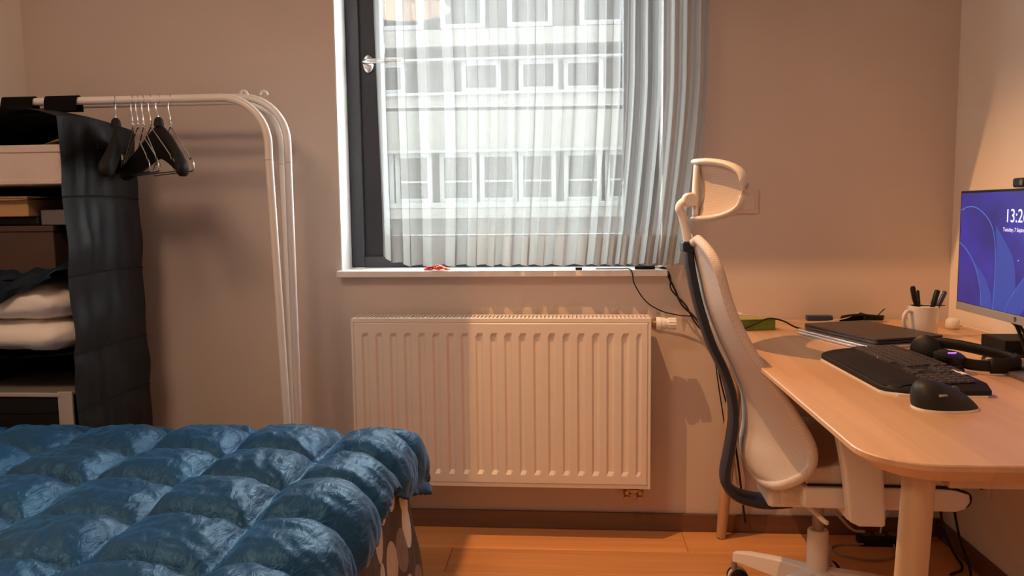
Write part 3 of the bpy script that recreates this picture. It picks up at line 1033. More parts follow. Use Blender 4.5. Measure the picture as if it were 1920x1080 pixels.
link_mesh('body', box(-1.888, -1.632, 2.275, 2.58, 1.166, 1.224), M_card, parent=cb, bevel=0.003)
link_mesh('lid_flap', box(-1.888, -1.630, 2.272, 2.582, 1.222, 1.226), M_card, parent=cb)
shb = thing('shoe_box', 'dark brown flat board box on the middle shelf of the organizer', 'box', (-1.75, 2.46, 0.985))
link_mesh('body', box(-1.888, -1.575, 2.30, 2.60, 0.992, 1.120), M_brown, parent=shb, bevel=0.003)
link_mesh('lid', box(-1.888, -1.572, 2.296, 2.603, 1.120, 1.138), M_brown, parent=shb, bevel=0.003)
soft_box('paper_pack', 'small grey paper pack beside the cardboard box', 'pack', -1.612, -1.530, 2.30, 2.42, 1.139, 1.186, M_base_grey, 0.004)
soft_box('black_case', 'flat black case lying below the cardboard box', 'case', -1.885, -1.625, 2.31, 2.56, 1.139, 1.166, M_blackg, 0.006)
# pillows: soft pads
def pad(name, label, cat, x0, x1, y0, y1, z0, z1, m, seed, crease=0.01, group=None, sag=0.0):
    bm = bmesh.new()
    NU, NV = 44, 28
    cx, cy, cz = (x0 + x1) / 2, (y0 + y1) / 2, (z0 + z1) / 2
    def fn(i, j):
        a = 2 * PI * i / NU
        t = -PI / 2 + PI * j / (NV - 1)
        def sp_(w, e): return math.copysign(abs(w) ** e, w)
        x = sp_(math.cos(t), 0.7) * sp_(math.cos(a), 0.45)
        y = sp_(math.cos(t), 0.7) * sp_(math.sin(a), 0.45)
        z = sp_(math.sin(t), 0.8)
        p = Vector((cx + x * (x1 - x0) / 2, cy + y * (y1 - y0) / 2, cz + z * (z1 - z0) / 2 - sag * x * x))
        n = noise.noise(Vector((p.x * 16 + seed, p.y * 16, p.z * 20)))
        n += 0.5 * noise.noise(Vector((p.x * 40 + seed, p.y * 40, p.z * 40)))
        return p + Vector((x, y, z)) * (n * crease)
    grid(bm, NU, NV, fn, closed_u=True)
    bmesh.ops.remove_doubles(bm, verts=bm.verts, dist=0.0004)
    o = link_mesh(name, bm, m, origin=(cx, cy, z0), smooth=True)
    return tag(o, label, cat, group)
pad('pillow', 'plump white pillow with a sharp seam, lying on the folded duvet', 'pillow', -1.893, -1.520, 2.225, 2.63, 0.845, 0.965, M_pillow, 3.0, 0.008)
pad('folded_duvet', 'cream folded duvet beneath the white pillow on the organizer shelf', 'duvet', -1.893, -1.515, 2.235, 2.64, 0.752, 0.858, M_pillow, 9.0, 0.010)
# dark garment draped over the pillow
bm = bmesh.new()
NU, NV = 50, 40
def gfn(i, j):
    u, v = i / (NU - 1), j / (NV - 1)
    x = -1.886 + 0.353 * u
    ztop = 1.105 - 0.07 * u
    zlow = 0.862 + 0.125 * u ** 1.4
    bulge = math.sin(PI * v) * 0.045 * (1 - 0.4 * u)
    y = 2.215 + 0.25 * (1 - v) ** 1.4 + 0.012 * math.sin(18 * (u + 0.4 * v)) + 0.014 * noise.noise(Vector((u * 6, v * 6, 2))) - bulge
    z = zlow + (ztop - zlow) * (1 - v) + 0.012 * noise.noise(Vector((u * 8, v * 5, 7)))
    return Vector((min(x, -1.525), y, z))
grid(bm, NU, NV, gfn)
bmesh.ops.solidify(bm, geom=bm.faces[:], thickness=0.012)
tag(link_mesh('folded_jacket', bm, M_denim, origin=(-1.75, 2.35, 0.96), smooth=True), 'dark navy garment heaped above the white pillow', 'garment')
lb = thing('storage_case', 'black storage box with grey edge trim on the lowest visible shelf', 'storage box', (-1.75, 2.42, 0.43))
link_mesh('body', box(-1.888, -1.566, 2.262, 2.60, 0.420, 0.622), M_blackg, parent=lb, bevel=0.004)
M_trim = mat('grey_trim', (0.42, 0.37, 0.34), 0.7)
link_mesh('corner_trim', box(-1.568, -1.522, 2.258, 2.268, 0.420, 0.636), M_trim, parent=lb, bevel=0.002)
link_mesh('top_trim', box(-1.888, -1.560, 2.256, 2.268, 0.620, 0.632), M_trim, parent=lb, bevel=0.002)
link_mesh('lid', box(-1.888, -1.525, 2.266, 2.60, 0.622, 0.630), M_raddark, parent=lb, bevel=0.002)

# ------------------------------------------------------------------ hangers on the front rail
def wire_hanger(x, phi, label, group=None, w=0.185, tilt=0.0, z=RAZ, y=RAY):
    t = thing('wire_hanger', label, 'hanger', (x, y, z + 0.0145), rz=phi, group=group)
    r = 0.0020
    # local: x' = across the hanger, z' = height; hangs from origin
    hook = []
    for k in range(11):
        a = R(-40) + R(220) * k / 10
        hook.append((-0.0 + 0.0165 * math.cos(a), 0, -0.0165 + 0.0165 * math.sin(a)))
    hook = hook[:]
    hook.append((-0.013, 0, -0.045)); hook.append((0, 0, -0.075)); hook.append((0, 0, -0.098))
    local_mesh('hook', T(hook, r, 6, n=3), M_chrome, t, smooth=True)
    zb = -0.245
    body = [(0, 0, -0.098), (0.012, 0, -0.106), (w * 0.80, 0, -0.195), (w * 0.84, 0, -0.210), (w * 0.90, 0, -0.205), (w, 0, -0.222), (w, 0, zb + 0.004), (w - 0.01, 0, zb),
            (-w + 0.01, 0, zb), (-w, 0, zb + 0.004), (-w, 0, -0.222), (-w * 0.90, 0, -0.205), (-w * 0.84, 0, -0.210), (-w * 0.80, 0, -0.195), (-0.012, 0, -0.106)]
    local_mesh('wire_body', T(body, r, 6, closed=True), M_chrome, t, smooth=True)
    tw = [(0.0035 * math.cos(k * 1.4), 0.0035 * math.sin(k * 1.4), -0.080 - k * 0.0022) for k in range(12)]
    local_mesh('twist', T(tw, 0.0017, 5), M_chrome, t, smooth=True)
    return t
def plastic_hanger(x, phi, label, z=RAZ, y=RAY):
    t = thing('plastic_hanger', label, 'hanger', (x, y, z + 0.0150), rz=phi)
    hook = []
    for k in range(11):
        a = R(-40) + R(220) * k / 10
        hook.append((0.017 * math.cos(a), 0, -0.017 + 0.017 * math.sin(a)))
    hook += [(-0.014, 0, -0.042), (0, 0, -0.070), (0, 0, -0.090)]
    local_mesh('hook', T(hook, 0.0024, 8, n=3), M_chrome, t, smooth=True)
    # moulded body: wide shoulders, cross section grows to the shoulder
    bm = bmesh.new()
    NS = 34
    secs = []
    for k in range(NS + 1):
        q = -1 + 2 * k / NS
        a = abs(q)
        x_ = 0.20 * q
        ztop = -0.090 - 0.135 * a ** 1.25 + (0.0 if a > 0.07 else 0.0)
        th = 0.085 * (1 - a) ** 0.6 + 0.026 + (0.006 * a)
        hy = 0.009 + 0.012 * a ** 1.5
        if a > 0.96: hy *= 0.6; th *= 0.7
        sec = []
        for m_ in range(10):
            an = 2 * PI * m_ / 10
            yy = hy * math.copysign(abs(math.cos(an)) ** 0.7, math.cos(an))
            zz = ztop - th / 2 + th / 2 * math.copysign(abs(math.sin(an)) ** 0.7, math.sin(an))
            bow = 0.030 * a * a
            sec.append(bm.verts.new((x_, yy - bow, zz)))
        secs.append(sec)
    for s0, s1 in zip(secs, secs[1:]):
        for m_ in range(10):
            bm.faces.new((s0[m_], s0[(m_ + 1) % 10], s1[(m_ + 1) % 10], s1[m_]))
    bm.faces.new(secs[0][::-1]); bm.faces.new(secs[-1])
    bmesh.ops.recalc_face_normals(bm, faces=bm.faces[:])
    local_mesh('body', bm, M_blackg, t, smooth=True)
    local_mesh('neck', LA([(0.016, -0.098), (0.013, -0.078), (0.006, -0.070)], (0, 0, 0), (0, 0, 1), 14), M_blackg, t, smooth=True, autos=50)
    return t
plastic_hanger(-1.440, R(-62), 'black plastic hanger hanging against the organizer side')
for hx, ph, lb_ in ((-1.385, -48, 'wire hanger furthest from the broad black hanger in the bunch'), (-1.368, -44, 'wire hanger third from the broad black hanger in the bunch'),
                    (-1.350, -50, 'wire hanger second from the broad black hanger in the bunch'), (-1.326, -42, 'wire hanger touching the broad black hanger on the organizer side')):
    wire_hanger(hx, R(ph), lb_, 'bunched wire hangers')
plastic_hanger(-1.300, R(-36), 'broad shouldered black plastic hanger among the wire hangers')
wire_hanger(-1.262, R(-45), 'single wire hanger at the window end of the row', w=0.19)
# ------------------------------------------------------------------ bed
BX0, BX1, BY0, BY1 = -2.0, -0.478, 0.30, 2.17
bed = thing('bed', 'low bed under the blue quilted comforter', 'bed', ((BX0 + BX1) / 2, (BY0 + BY1) / 2, 0))
link_mesh('bed_base', box(BX0, BX1 - 0.02, BY0, BY1 - 0.02, 0.08, 0.28), M_bedframe, parent=bed, bevel=0.01)
link_mesh('mattress', box(BX0, BX1, BY0, BY1, 0.28, 0.500), M_mattress, parent=bed, bevel=0.04, bseg=4)
for lx in (BX0 + 0.08, BX1 - 0.12):
    for ly in (BY0 + 0.08, BY1 - 0.12):
        link_mesh('leg', box(lx, lx + 0.05, ly, ly + 0.05, 0.0, 0.08), M_bedframe, parent=bed)

# patterned sheet hanging down the window side of the bed
bm = bmesh.new()
NU, NV = 150, 40
def sheet_pt(i, j):
    u, v = i / (NU - 1), j / (NV - 1)
    # path runs along the side then rounds the far corner
    s = u * 2.25
    L1 = BY1 - 0.10 - BY0
    r = 0.10
    flare = 0.008 + 0.052 * v + 0.018 * v * math.sin(s * 10.5 + 1.2) + 0.010 * math.sin(s * 23 + 2 * v) * v + 0.018 * math.exp(-((v - 0.62) / 0.16) ** 2) * math.exp(-((s - 1.93) / 0.12) ** 2)
    if s < L1:
        p = Vector((BX1 + flare, BY0 + s, 0)); 
    elif s < L1 + r * PI / 2:
        a = (s - L1) / r
        p = Vector((BX1 - r + (r + flare) * math.cos(a), BY1 - 0.10 + (r + flare) * math.sin(a), 0))
    else:
        p = Vector((BX1 - r - (s - L1 - r * PI / 2), BY1 + flare, 0))
    p.z = 0.475 - 0.415 * v
    return p
grid(bm, NU, NV, sheet_pt, uv=lambda i, j: (i / (NU - 1) * 2.25, j / (NV - 1) * 0.415 * 0.72))
tag(link_mesh('patterned_sheet', bm, M_dots, origin=(BX1, 1.2, 0.06), smooth=True), 'brown bed sheet printed with beige and taupe ovals hanging below the comforter', 'bed sheet')

# comforter: quilted grid draped over the edges
SXP, SYP = 0.240, 0.212
SX0, SY0 = -0.652, 1.925        # a seam line in x and in y
bm = bmesh.new()
EDGE_X, EDGE_Y = -0.555, 2.120  # where the drape starts to turn down
def drape(t, edge, r, drop):
    """arc length t past the edge -> (horizontal, down, nx, nz)"""
    if t <= 0:
        return t, 0.0, 0.0, 1.0
    a = t / r
    if a < PI / 2 * 0.94:
        return r * math.sin(a), r * (1 - math.cos(a)), math.sin(a), math.cos(a)
    a0 = PI / 2 * 0.94
    q = t - a0 * r
    return r * math.sin(a0) + q * math.cos(a0), r * (1 - math.cos(a0)) + q * math.sin(a0), math.sin(a0), math.cos(a0)
smin, smax = -1.995, EDGE_X + 0.30
tmin, tmax = BY0 - 0.02, EDGE_Y + 0.30
NS, NT = 300, 360
RD = 0.105
TOPZ = 0.534
def comf_pt(i, j):
    s = smin + (smax - smin) * i / NS
    t = tmin + (tmax - tmin) * j / NT
    hang = 0.022 * noise.noise(Vector((s * 3.0, t * 3.5, 9.0)))
    hx, dx, nx, nzx = drape(s - EDGE_X, 0, RD, 0)
    hy, dy, ny, nzy = drape(t - EDGE_Y, 0, RD, 0)
    base = Vector((EDGE_X + hx, EDGE_Y + hy, TOPZ - max(dx, dy) - 0.25 * min(dx, dy)))
    n = Vector((nx, ny, max(0.05, min(nzx, nzy)))).normalized()
    # wander of the seams
    ws = s + 0.012 * noise.noise(Vector((t * 4.0, s * 1.5, 1.0)))
    wt = t + 0.012 * noise.noise(Vector((s * 4.0, t * 1.5, 4.0)))
    a = (ws - SX0) / (SXP if ws < SX0 else 0.290)
    b = (wt - SY0) / SYP
    fa = abs(math.sin(PI * a)); fb = abs(math.sin(PI * b))
    ca, cb_ = math.floor(a), math.floor(b)
    plump = 1.0 + 0.30 * noise.noise(Vector((ca * 1.7, cb_ * 2.3, 0.5)))
    puff = (1 - (1 - fa) ** 2.4) ** 0.8 * (1 - (1 - fb) ** 2.4) ** 0.8
    h = 0.046 * plump * puff + 0.010 * fa * fb
    h *= 1 - 0.40 * min(1, max(dx, dy) / 0.08)
    # radiating creases near the seams
    edge_w = (1 - puff) * puff * 4
    cr = 0.0022 * edge_w * math.sin(21 * (a + 0.35 * b) + 9 * noise.noise(Vector((s * 9, t * 9, 2))))
    wr = 0.0062 * noise.noise(Vector((s * 9, t * 17, 3))) + 0.0036 * noise.noise(Vector((s * 42 + t * 12, t * 42, 6)))
    fold = 0
    if dx > 0.06 or dy > 0.06:
        k = max(dx, dy) - 0.06
        fold = k * (0.22 * math.sin(t * 15 + s * 3) + 0.18 * math.sin(s * 17 + 1)) 
    p = base + n * (h + cr + wr * (0.4 + puff) + fold * 0.5)
    p.z += hang * 0.3 + 0.006 * noise.noise(Vector((s * 2, t * 2, 0)))
    return p
grid(bm, NS + 1, NT + 1, comf_pt, )
kill = []
for f in bm.faces:
    pass
# trim the hem to an uneven hanging edge
def hem_cut(i, j):
    s = smin + (smax - smin) * i / NS
    t = tmin + (tmax - tmin) * j / NT
    lim_s = EDGE_X + 0.138 + 0.075 * max(0, min(1, (t - 1.75) / 0.4)) ** 1.5 + 0.022 * math.sin(t * 9.0 + 0.6) + 0.012 * math.sin(t * 23) 
    lim_t = EDGE_Y + 0.245 + 0.02 * math.sin(s * 8)
    q = max(0, s - EDGE_X) ** 2 + max(0, t - EDGE_Y) ** 2
    return s > lim_s or t > lim_t or q > 0.240 ** 2
bm.verts.ensure_lookup_table()
W1 = NT + 1
dead = [bm.verts[i * W1 + j] for i in range(NS + 1) for j in range(NT + 1) if hem_cut(i, j)]
bmesh.ops.delete(bm, geom=dead, context='VERTS')
co = link_mesh('comforter', bm, M_comf, origin=(-1.2, 1.3, 0.50), smooth=True)
tag(co, 'shiny dark blue quilted comforter spread over the bed', 'comforter')
md = co.modifiers.new('thick', 'SOLIDIFY'); md.thickness = 0.012; md.offset = -1

# ------------------------------------------------------------------ desk
DZ = 0.778
DX0, DX1, DY0, DY1 = 0.452, 1.262, 1.222, 2.838
desk = thing('desk', 'birch desk with rounded corners and round tapered legs', 'desk', ((DX0 + DX1) / 2, (DY0 + DY1) / 2, 0))
bm = bmesh.new()
outer = rrect(DX0, DX1, DY0, DY1, 0.105, 10)
inner = rrect(DX0 + 0.022, DX1 - 0.022, DY0 + 0.012, DY1 - 0.012, 0.09, 10)
layers = [(rrect(DX0 + 0.030, DX1 - 0.030, DY0 + 0.016, DY1 - 0.016, 0.085, 10), DZ - 0.030),
          (rrect(DX0 + 0.003, DX1 - 0.003, DY0 + 0.002, DY1 - 0.002, 0.103, 10), DZ - 0.013),
          (outer, DZ - 0.010), (outer, DZ - 0.002),
          (rrect(DX0 + 0.002, DX1 - 0.002, DY0 + 0.002, DY1 - 0.002, 0.103, 10), DZ)]
rings_ = [[bm.verts.new((x, y, z)) for x, y in pl] for pl, z in layers]
n = len(outer)
for a, b in zip(rings_, rings_[1:]):
    for k in range(n):
        bm.faces.new((a[k], a[(k + 1) % n], b[(k + 1) % n], b[k]))
bm.faces.new(rings_[0][::-1]); bm.faces.new(rings_[-1])
link_mesh('tabletop', bm, M_birch, parent=desk)
bm = bmesh.new()
bx(bm, DX0 + 0.10, DX0 + 0.125, DY0 + 0.12, DY1 - 0.12, DZ - 0.058, DZ - 0.030)
bx(bm, DX1 - 0.125, DX1 - 0.10, DY0 + 0.12, DY1 - 0.12, DZ - 0.058, DZ - 0.030)
bx(bm, DX0 + 0.125, DX1 - 0.125, DY0 + 0.03, DY0 + 0.06, DZ - 0.046, DZ - 0.030)
bx(bm, DX0 + 0.125, DX1 - 0.125, DY1 - 0.12, DY1 - 0.095, DZ - 0.058, DZ - 0.030)
link_mesh('apron', bm, M_birchleg, parent=desk)
def desk_leg(tx, ty, bx_, by_):
    a = Vector((tx, ty, DZ - 0.030)); b = Vector((bx_, by_, 0.004))
    pts = [a + (b - a) * (k / 10) for k in range(11)]
    rr = [0.0245 - 0.0075 * max(0, (k / 10 - 0.45) / 0.55) ** 1.3 for k in range(11)]
    lg = link_mesh('leg', T(pts, rr, 20), M_birchleg, parent=desk, smooth=True, autos=60)
    link_mesh('foot_pad', LA([(0.014, 0), (0.014, 0.006)], (bx_, by_, 0.0), (0, 0, 1), 14), M_black, parent=lg)
desk_leg(0.545, 1.285, 0.505, 1.262)
desk_leg(0.558, 2.755, 0.512, 2.790)
desk_leg(1.160, 2.755, 1.214, 2.795)
desk_leg(1.160, 1.285, 1.210, 1.262)

# ------------------------------------------------------------------ office chair
YC = 2.25
ch = thing('office_chair', 'cream mesh office chair with headrest and navy spine tucked under the desk', 'office chair', (0.68, YC, 0))
# spine (navy), elliptical-rect section swept along a curve in the x-z plane
sp_pts = [(0.310, 1.068), (0.317, 1.007), (0.340, 0.902), (0.374, 0.797), (0.410, 0.720), (0.434, 0.650), (0.442, 0.576), (0.432, 0.490), (0.421, 0.420), (0.428, 0.380), (0.462, 0.352), (0.530, 0.338), (0.60, 0.345)]
cp = catmull([(x, YC, z) for x, z in sp_pts], 6)
bm = bmesh.new()
secs = []
for i, p in enumerate(cp):
    t = (cp[min(i + 1, len(cp) - 1)] - cp[max(i - 1, 0)]).normalized()
    nrm = Vector((t.z, 0, -t.x))
    q = i / (len(cp) - 1)
    th = 0.0125 if q < 0.72 else 0.0125 + 0.006 * (q - 0.72) / 0.28
    wy = 0.030 + 0.012 * q
    sec = []
    for a, b in ((-1, -0.55), (-0.55, -1), (0.55, -1), (1, -0.55), (1, 0.55), (0.55, 1), (-0.55, 1), (-1, 0.55)):
        sec.append(bm.verts.new(p + nrm * (th * a) + Vector((0, wy * b, 0))))
    secs.append(sec)
for s0, s1 in zip(secs, secs[1:]):
    for k in range(8):
        bm.faces.new((s0[k], s0[(k + 1) % 8], s1[(k + 1) % 8], s1[k]))
bm.faces.new(secs[0][::-1]); bm.faces.new(secs[-1])
bmesh.ops.recalc_face_normals(bm, faces=bm.faces[:])
link_mesh('spine', bm, M_navy, parent=ch, smooth=True, autos=50)
link_mesh('spine_cap', box(0.292, 0.330, YC - 0.033, YC + 0.033, 1.050, 1.078), M_navy, parent=ch, bevel=0.004)
# backrest shell: half width and centre line per height
cen = [(0.425, 0.500), (0.45, 0.478), (0.50, 0.470), (0.56, 0.478), (0.64, 0.472), (0.72, 0.442), (0.80, 0.404), (0.90, 0.366), (1.00, 0.342), (1.075, 0.322)]
wrap = [(0.425, 0.015), (0.45, 0.060), (0.50, 0.102), (0.56, 0.100), (0.64, 0.066), (0.72, 0.044), (0.80, 0.030), (0.90, 0.020), (1.00, 0.014), (1.075, 0.008)]
def halfw(z):
    # rounded outline
    if z > 0.99:
        q = (z - 0.99) / (1.076 - 0.99)
        return 0.150 + 0.092 * math.sqrt(max(0, 1 - q ** 2.0)) - 0.090 * q ** 3
    if z < 0.53:
        q = (0.53 - z) / (0.53 - 0.424)
        return 0.110 + 0.160 * math.sqrt(max(0, 1 - q ** 2.2))
    return 0.242 + 0.028 * min(1, (0.99 - z) / 0.40)
NZ, NUu = 60, 41
def zc(j):
    return 0.426 + (1.074 - 0.426) * j / (NZ - 1)
def back_pt(i, j, off=0.0):
    z = zc(j)
    u = -1 + 2 * i / (NUu - 1)
    w = halfw(z)
    x = smooth_tab(cen, z) + smooth_tab(wrap, z) * abs(u) ** 2.1 * (w / 0.26)
    # the lower lip curls forward
    return Vector((x + off, YC + u * w, z + 0.012 * u * u))
bm = bmesh.new()
grid(bm, NUu, NZ, back_pt, uv=lambda i, j: (i / (NUu - 1) * 0.6, j / (NZ - 1) * 0.8))
bk = link_mesh('backrest', bm, M_mesh, parent=ch, smooth=True)
md = bk.modifiers.new('thick', 'SOLIDIFY'); md.thickness = 0.006; md.offset = 0
# rim around the outline
rim = [back_pt(0, j) for j in range(NZ)] + [back_pt(i, NZ - 1) for i in range(1, NUu - 1)] + [back_pt(NUu - 1, j) for j in range(NZ - 1, -1, -1)] + [back_pt(i, 0) for i in range(NUu - 2, 0, -1)]
rb = tube(bmesh.new(), rim, 0.0125, 10, closed=True)
lay = rb.loops.layers.uv.verify()
for f in rb.faces:
    for l in f.loops:
        l[lay].uv = (l.vert.co.y + l.vert.co.x, l.vert.co.z)
link_mesh('back_frame', rb, M_mesh, parent=ch, smooth=True)
# headrest
link_mesh('headrest_stem', T([(0.312, YC, 1.055), (0.305, YC, 1.105), (0.294, YC, 1.150), (0.286, YC, 1.168), (0.292, YC, 1.182), (0.312, YC, 1.195)], 1.0, 14, flat=(0.012, 0.021, (1, 0, 0.3)), n=4), M_cream, parent=ch, smooth=True)
link_mesh('headrest_hinge', LA([(0.016, 0), (0.020, 0.004), (0.020, 0.056), (0.016, 0.060)], (0.314, YC - 0.030, 1.192), (0, 1, 0), 20), M_cream, parent=ch, smooth=True, autos=40)
hr = link_mesh('headrest_bar', T([(0.331, YC, 1.143), (0.329, YC, 1.20), (0.333, YC, 1.296)], 1.0, 12, flat=(0.009, 0.022, (1, 0, 0)), n=5), M_cream, parent=ch, smooth=True)
def head_xy(u):          # u in -1..1 across
    return 0.332 + 0.098 * abs(u) ** 1.45, YC + 0.150 * math.copysign(abs(u) ** 0.95, u)
loop = []
for k in range(72):
    a = 2 * PI * k / 72
    e = 0.52
    u = math.copysign(abs(math.cos(a)) ** e, math.cos(a))
    w = math.copysign(abs(math.sin(a)) ** e, math.sin(a))
    x, y = head_xy(u)
    zz = 1.218 + w * (0.078 - 0.012 * abs(u) ** 2) - 0.002 * abs(u)
    loop.append((x, y, zz))
hb = tube(bmesh.new(), loop, 1.0, 12, closed=True, flat=(0.0085, 0.0165, (0, 0, 1)))
link_mesh('headrest_frame', hb, M_cream, parent=ch, smooth=True)
bm = bmesh.new()
def hmesh(i, j):
    u = (-1 + 2 * i / 30) * 0.97
    w = -1 + 2 * j / 16
    x, y = head_xy(u)
    lim = (1 - abs(u) ** 5.5) ** (1 / 5.5)
    zz = 1.218 + w * lim * (0.076 - 0.012 * u * u)
    return Vector((x + 0.016 * (1 - w * w) + 0.004, y, zz))
grid(bm, 31, 17, hmesh, uv=lambda i, j: (i / 30 * 0.35, j / 16 * 0.16))
hm = link_mesh('headrest_mesh', bm, M_mesh, parent=ch, smooth=True)
md = hm.modifiers.new('thick', 'SOLIDIFY'); md.thickness = 0.004
# seat
seat_y0, seat_y1 = YC - 0.250, YC + 0.250
bm = bmesh.new()
prof = [(0.57, 0.412), (0.57, 0.470), (0.94, 0.470), (0.972, 0.456), (0.976, 0.434), (0.962, 0.414), (0.94, 0.408)]
def ext(bm, prof, y0, y1):
    a = [bm.verts.new((x, y0, z)) for x, z in prof]
    b = [bm.verts.new((x, y1, z)) for x, z in prof]
    n = len(prof)
    bm.faces.new(a); bm.faces.new(b[::-1])
    for k in range(n):
        bm.faces.new((a[(k + 1) % n], a[k], b[k], b[(k + 1) % n]))
    bmesh.ops.recalc_face_normals(bm, faces=bm.faces[:])
    return bm
link_mesh('seat_pan', ext(bm, prof, seat_y0, seat_y1), M_cream, parent=ch, bevel=0.008, bseg=3)
cu = ext(bmesh.new(), [(0.575, 0.473), (0.575, 0.515), (0.65, 0.522), (0.86, 0.520), (0.94, 0.505), (0.968, 0.478), (0.960, 0.473)], seat_y0 + 0.004, seat_y1 - 0.004)
lay = cu.loops.layers.uv.verify()
for f in cu.faces:
    for l in f.loops:
        l[lay].uv = (l.vert.co.x, l.vert.co.y + l.vert.co.z)
link_mesh('seat_cushion', cu, M_seat, parent=ch, bevel=0.012, bseg=3)
pip = [(0.578, seat_y0 - 0.001, 0.474), (0.70, seat_y0 - 0.001, 0.474), (0.90, seat_y0 - 0.001, 0.472), (0.955, seat_y0 + 0.002, 0.462), (0.977, seat_y0 + 0.012, 0.448), (0.976, seat_y0 + 0.012, 0.428), (0.955, seat_y0 + 0.010, 0.411)]
link_mesh('seat_piping', T(pip, 0.0035, 8, n=5), M_black, parent=ch, smooth=True)
link_mesh('tilt_mechanism', box(0.555, 0.80, YC - 0.09, YC + 0.09, 0.352, 0.410), M_cream, parent=ch, bevel=0.015, bseg=3)
link_mesh('back_bracket', box(0.525, 0.66, YC - 0.075, YC + 0.075, 0.345, 0.400), M_cream, parent=ch, bevel=0.012)
link_mesh('tilt_lever', T([(0.60, YC - 0.08, 0.385), (0.62, YC - 0.24, 0.380), (0.625, YC - 0.262, 0.380)], 0.006, 8), M_cream, parent=ch, smooth=True)
for s in (-1, 1):
    y0 = YC + s * 0.288
    bm = bmesh.new()
    pr = [(0.665, 0.400), (0.690, 0.388), (0.752, 0.388), (0.750, 0.45), (0.740, 0.55), (0.735, 0.66), (0.735, 0.700), (0.625, 0.700), (0.625, 0.640), (0.650, 0.52)]
    ar = link_mesh('armrest_post', ext(bm, pr, y0 - 0.018, y0 + 0.018), M_cream, parent=ch, bevel=0.008, bseg=3)
    link_mesh('armrest_pad', box(0.612, 0.86, y0 - 0.045, y0 + 0.040, 0.700, 0.728), M_cream, parent=ar, bevel=0.01, bseg=3)
    link_mesh('armrest_bracket', box(0.672, 0.745, min(y0 - s * 0.02, y0 - s * 0.20), max(y0 - s * 0.02, y0 - s * 0.20), 0.392, 0.410), M_cream, parent=ar)
CX = 0.683
link_mesh('gas_lift', LA([(0.0155, 0), (0.0155, 0.13)], (CX, YC, 0.235), (0, 0, 1), 20), M_gcable, parent=ch, smooth=True, autos=40)
link_mesh('column_cover', LA([(0.029, 0), (0.0285, 0.125), (0.026, 0.130), (0.018, 0.130)], (CX, YC, 0.128), (0, 0, 1), 24), M_cream, parent=ch, smooth=True, autos=40)
base = link_mesh('base_hub', LA([(0.036, 0), (0.044, 0.01), (0.042, 0.05), (0.032, 0.056)], (CX, YC, 0.086), (0, 0, 1), 24), M_cream, parent=ch, smooth=True, autos=40)
LEGA = [R(139), R(211), R(283), R(355), R(67)]
for a in LEGA:
    d = Vector((math.cos(a), math.sin(a), 0)); n_ = Vector((-d.y, d.x, 0))
    c = Vector((CX, YC, 0))
    bm = bmesh.new()
    sec = []
    for t, w, z0, z1 in ((0.025, 0.030, 0.082, 0.142), (0.12, 0.024, 0.084, 0.136), (0.215, 0.020, 0.086, 0.124), (0.262, 0.017, 0.084, 0.112)):
        p = c + d * t
        sec.append([bm.verts.new(p + n_ * w + Vector((0, 0, z0))), bm.verts.new(p - n_ * w + Vector((0, 0, z0))), bm.verts.new(p - n_ * w * 0.7 + Vector((0, 0, z1))), bm.verts.new(p + n_ * w * 0.7 + Vector((0, 0, z1)))])
    for s0, s1 in zip(sec, sec[1:]):
        for k in range(4):
            bm.faces.new((s0[k], s0[(k + 1) % 4], s1[(k + 1) % 4], s1[k]))
    bm.faces.new(sec[0][::-1]); bm.faces.new(sec[-1])
    bmesh.ops.recalc_face_normals(bm, faces=bm.faces[:])
    link_mesh('base_leg', bm, M_cream, parent=ch, bevel=0.004)
    p = c + d * 0.262
    ca = a + 0.9
    ax = Vector((-math.sin(ca), math.cos(ca), 0))
    cst = link_mesh('caster', T([p + Vector((0, 0, 0.09)), p + Vector((0, 0, 0.055))], 0.009, 10), M_gcable, parent=ch)
    q = p + Vector((math.cos(ca), math.sin(ca), 0)) * (-0.012)
    for s in (-1, 1):
        w0 = q + ax * (s * 0.006) + Vector((0, 0, 0.029))
        link_mesh('wheel', LA([(0.018, 0), (0.028, 0.002), (0.029, 0.008), (0.028, 0.015), (0.020, 0.018)], w0, ax * s, 22), M_black, parent=cst, smooth=True, autos=40)
    link_mesh('wheel_hood', LA([(0.0305, 0), (0.0305, 0.010)], q - ax * 0.005 + Vector((0, 0, 0.031)), ax, 22), M_cream, parent=cst, smooth=True, autos=40)
# ------------------------------------------------------------------ monitor
MX = 1.05
MY0, MY1, MZ0, MZ1 = 1.715, 2.284, 0.884, 1.208
mon = thing('monitor', 'desktop monitor showing a blue lock screen with clock', 'monitor', (1.12, 1.93, DZ))
link_mesh('casing', box(MX + 0.002, MX + 0.030, MY0, MY1, MZ0, MZ1), M_silverp, parent=mon, bevel=0.003)
link_mesh('black_border', box(MX - 0.0005, MX + 0.003, MY0 + 0.001, MY1 - 0.001, MZ0 + 0.021, MZ1 - 0.001), M_black, parent=mon)
link_mesh('chin', box(MX - 0.0015, MX + 0.003, MY0, MY1, MZ0, MZ0 + 0.0215), M_silverp, parent=mon, bevel=0.001)
SY0_, SY1_, SZ0_, SZ1_ = MY0 + 0.006, MY1 - 0.006, MZ0 + 0.023, MZ1 - 0.007
bm = bmesh.new()
grid(bm, 2, 2, lambda i, j: Vector((MX - 0.0012, (SY1_, SY0_)[i], (SZ0_, SZ1_)[j])), uv=lambda i, j: (i * 1.75, j))
scr = link_mesh('screen', bm, M_screen, parent=mon)
def on_screen(pts, x):   # pts: (fraction from left, fraction from bottom)
    return [Vector((x, SY1_ - (SY1_ - SY0_) * a, SZ0_ + (SZ1_ - SZ0_) * b)) for a, b in pts]
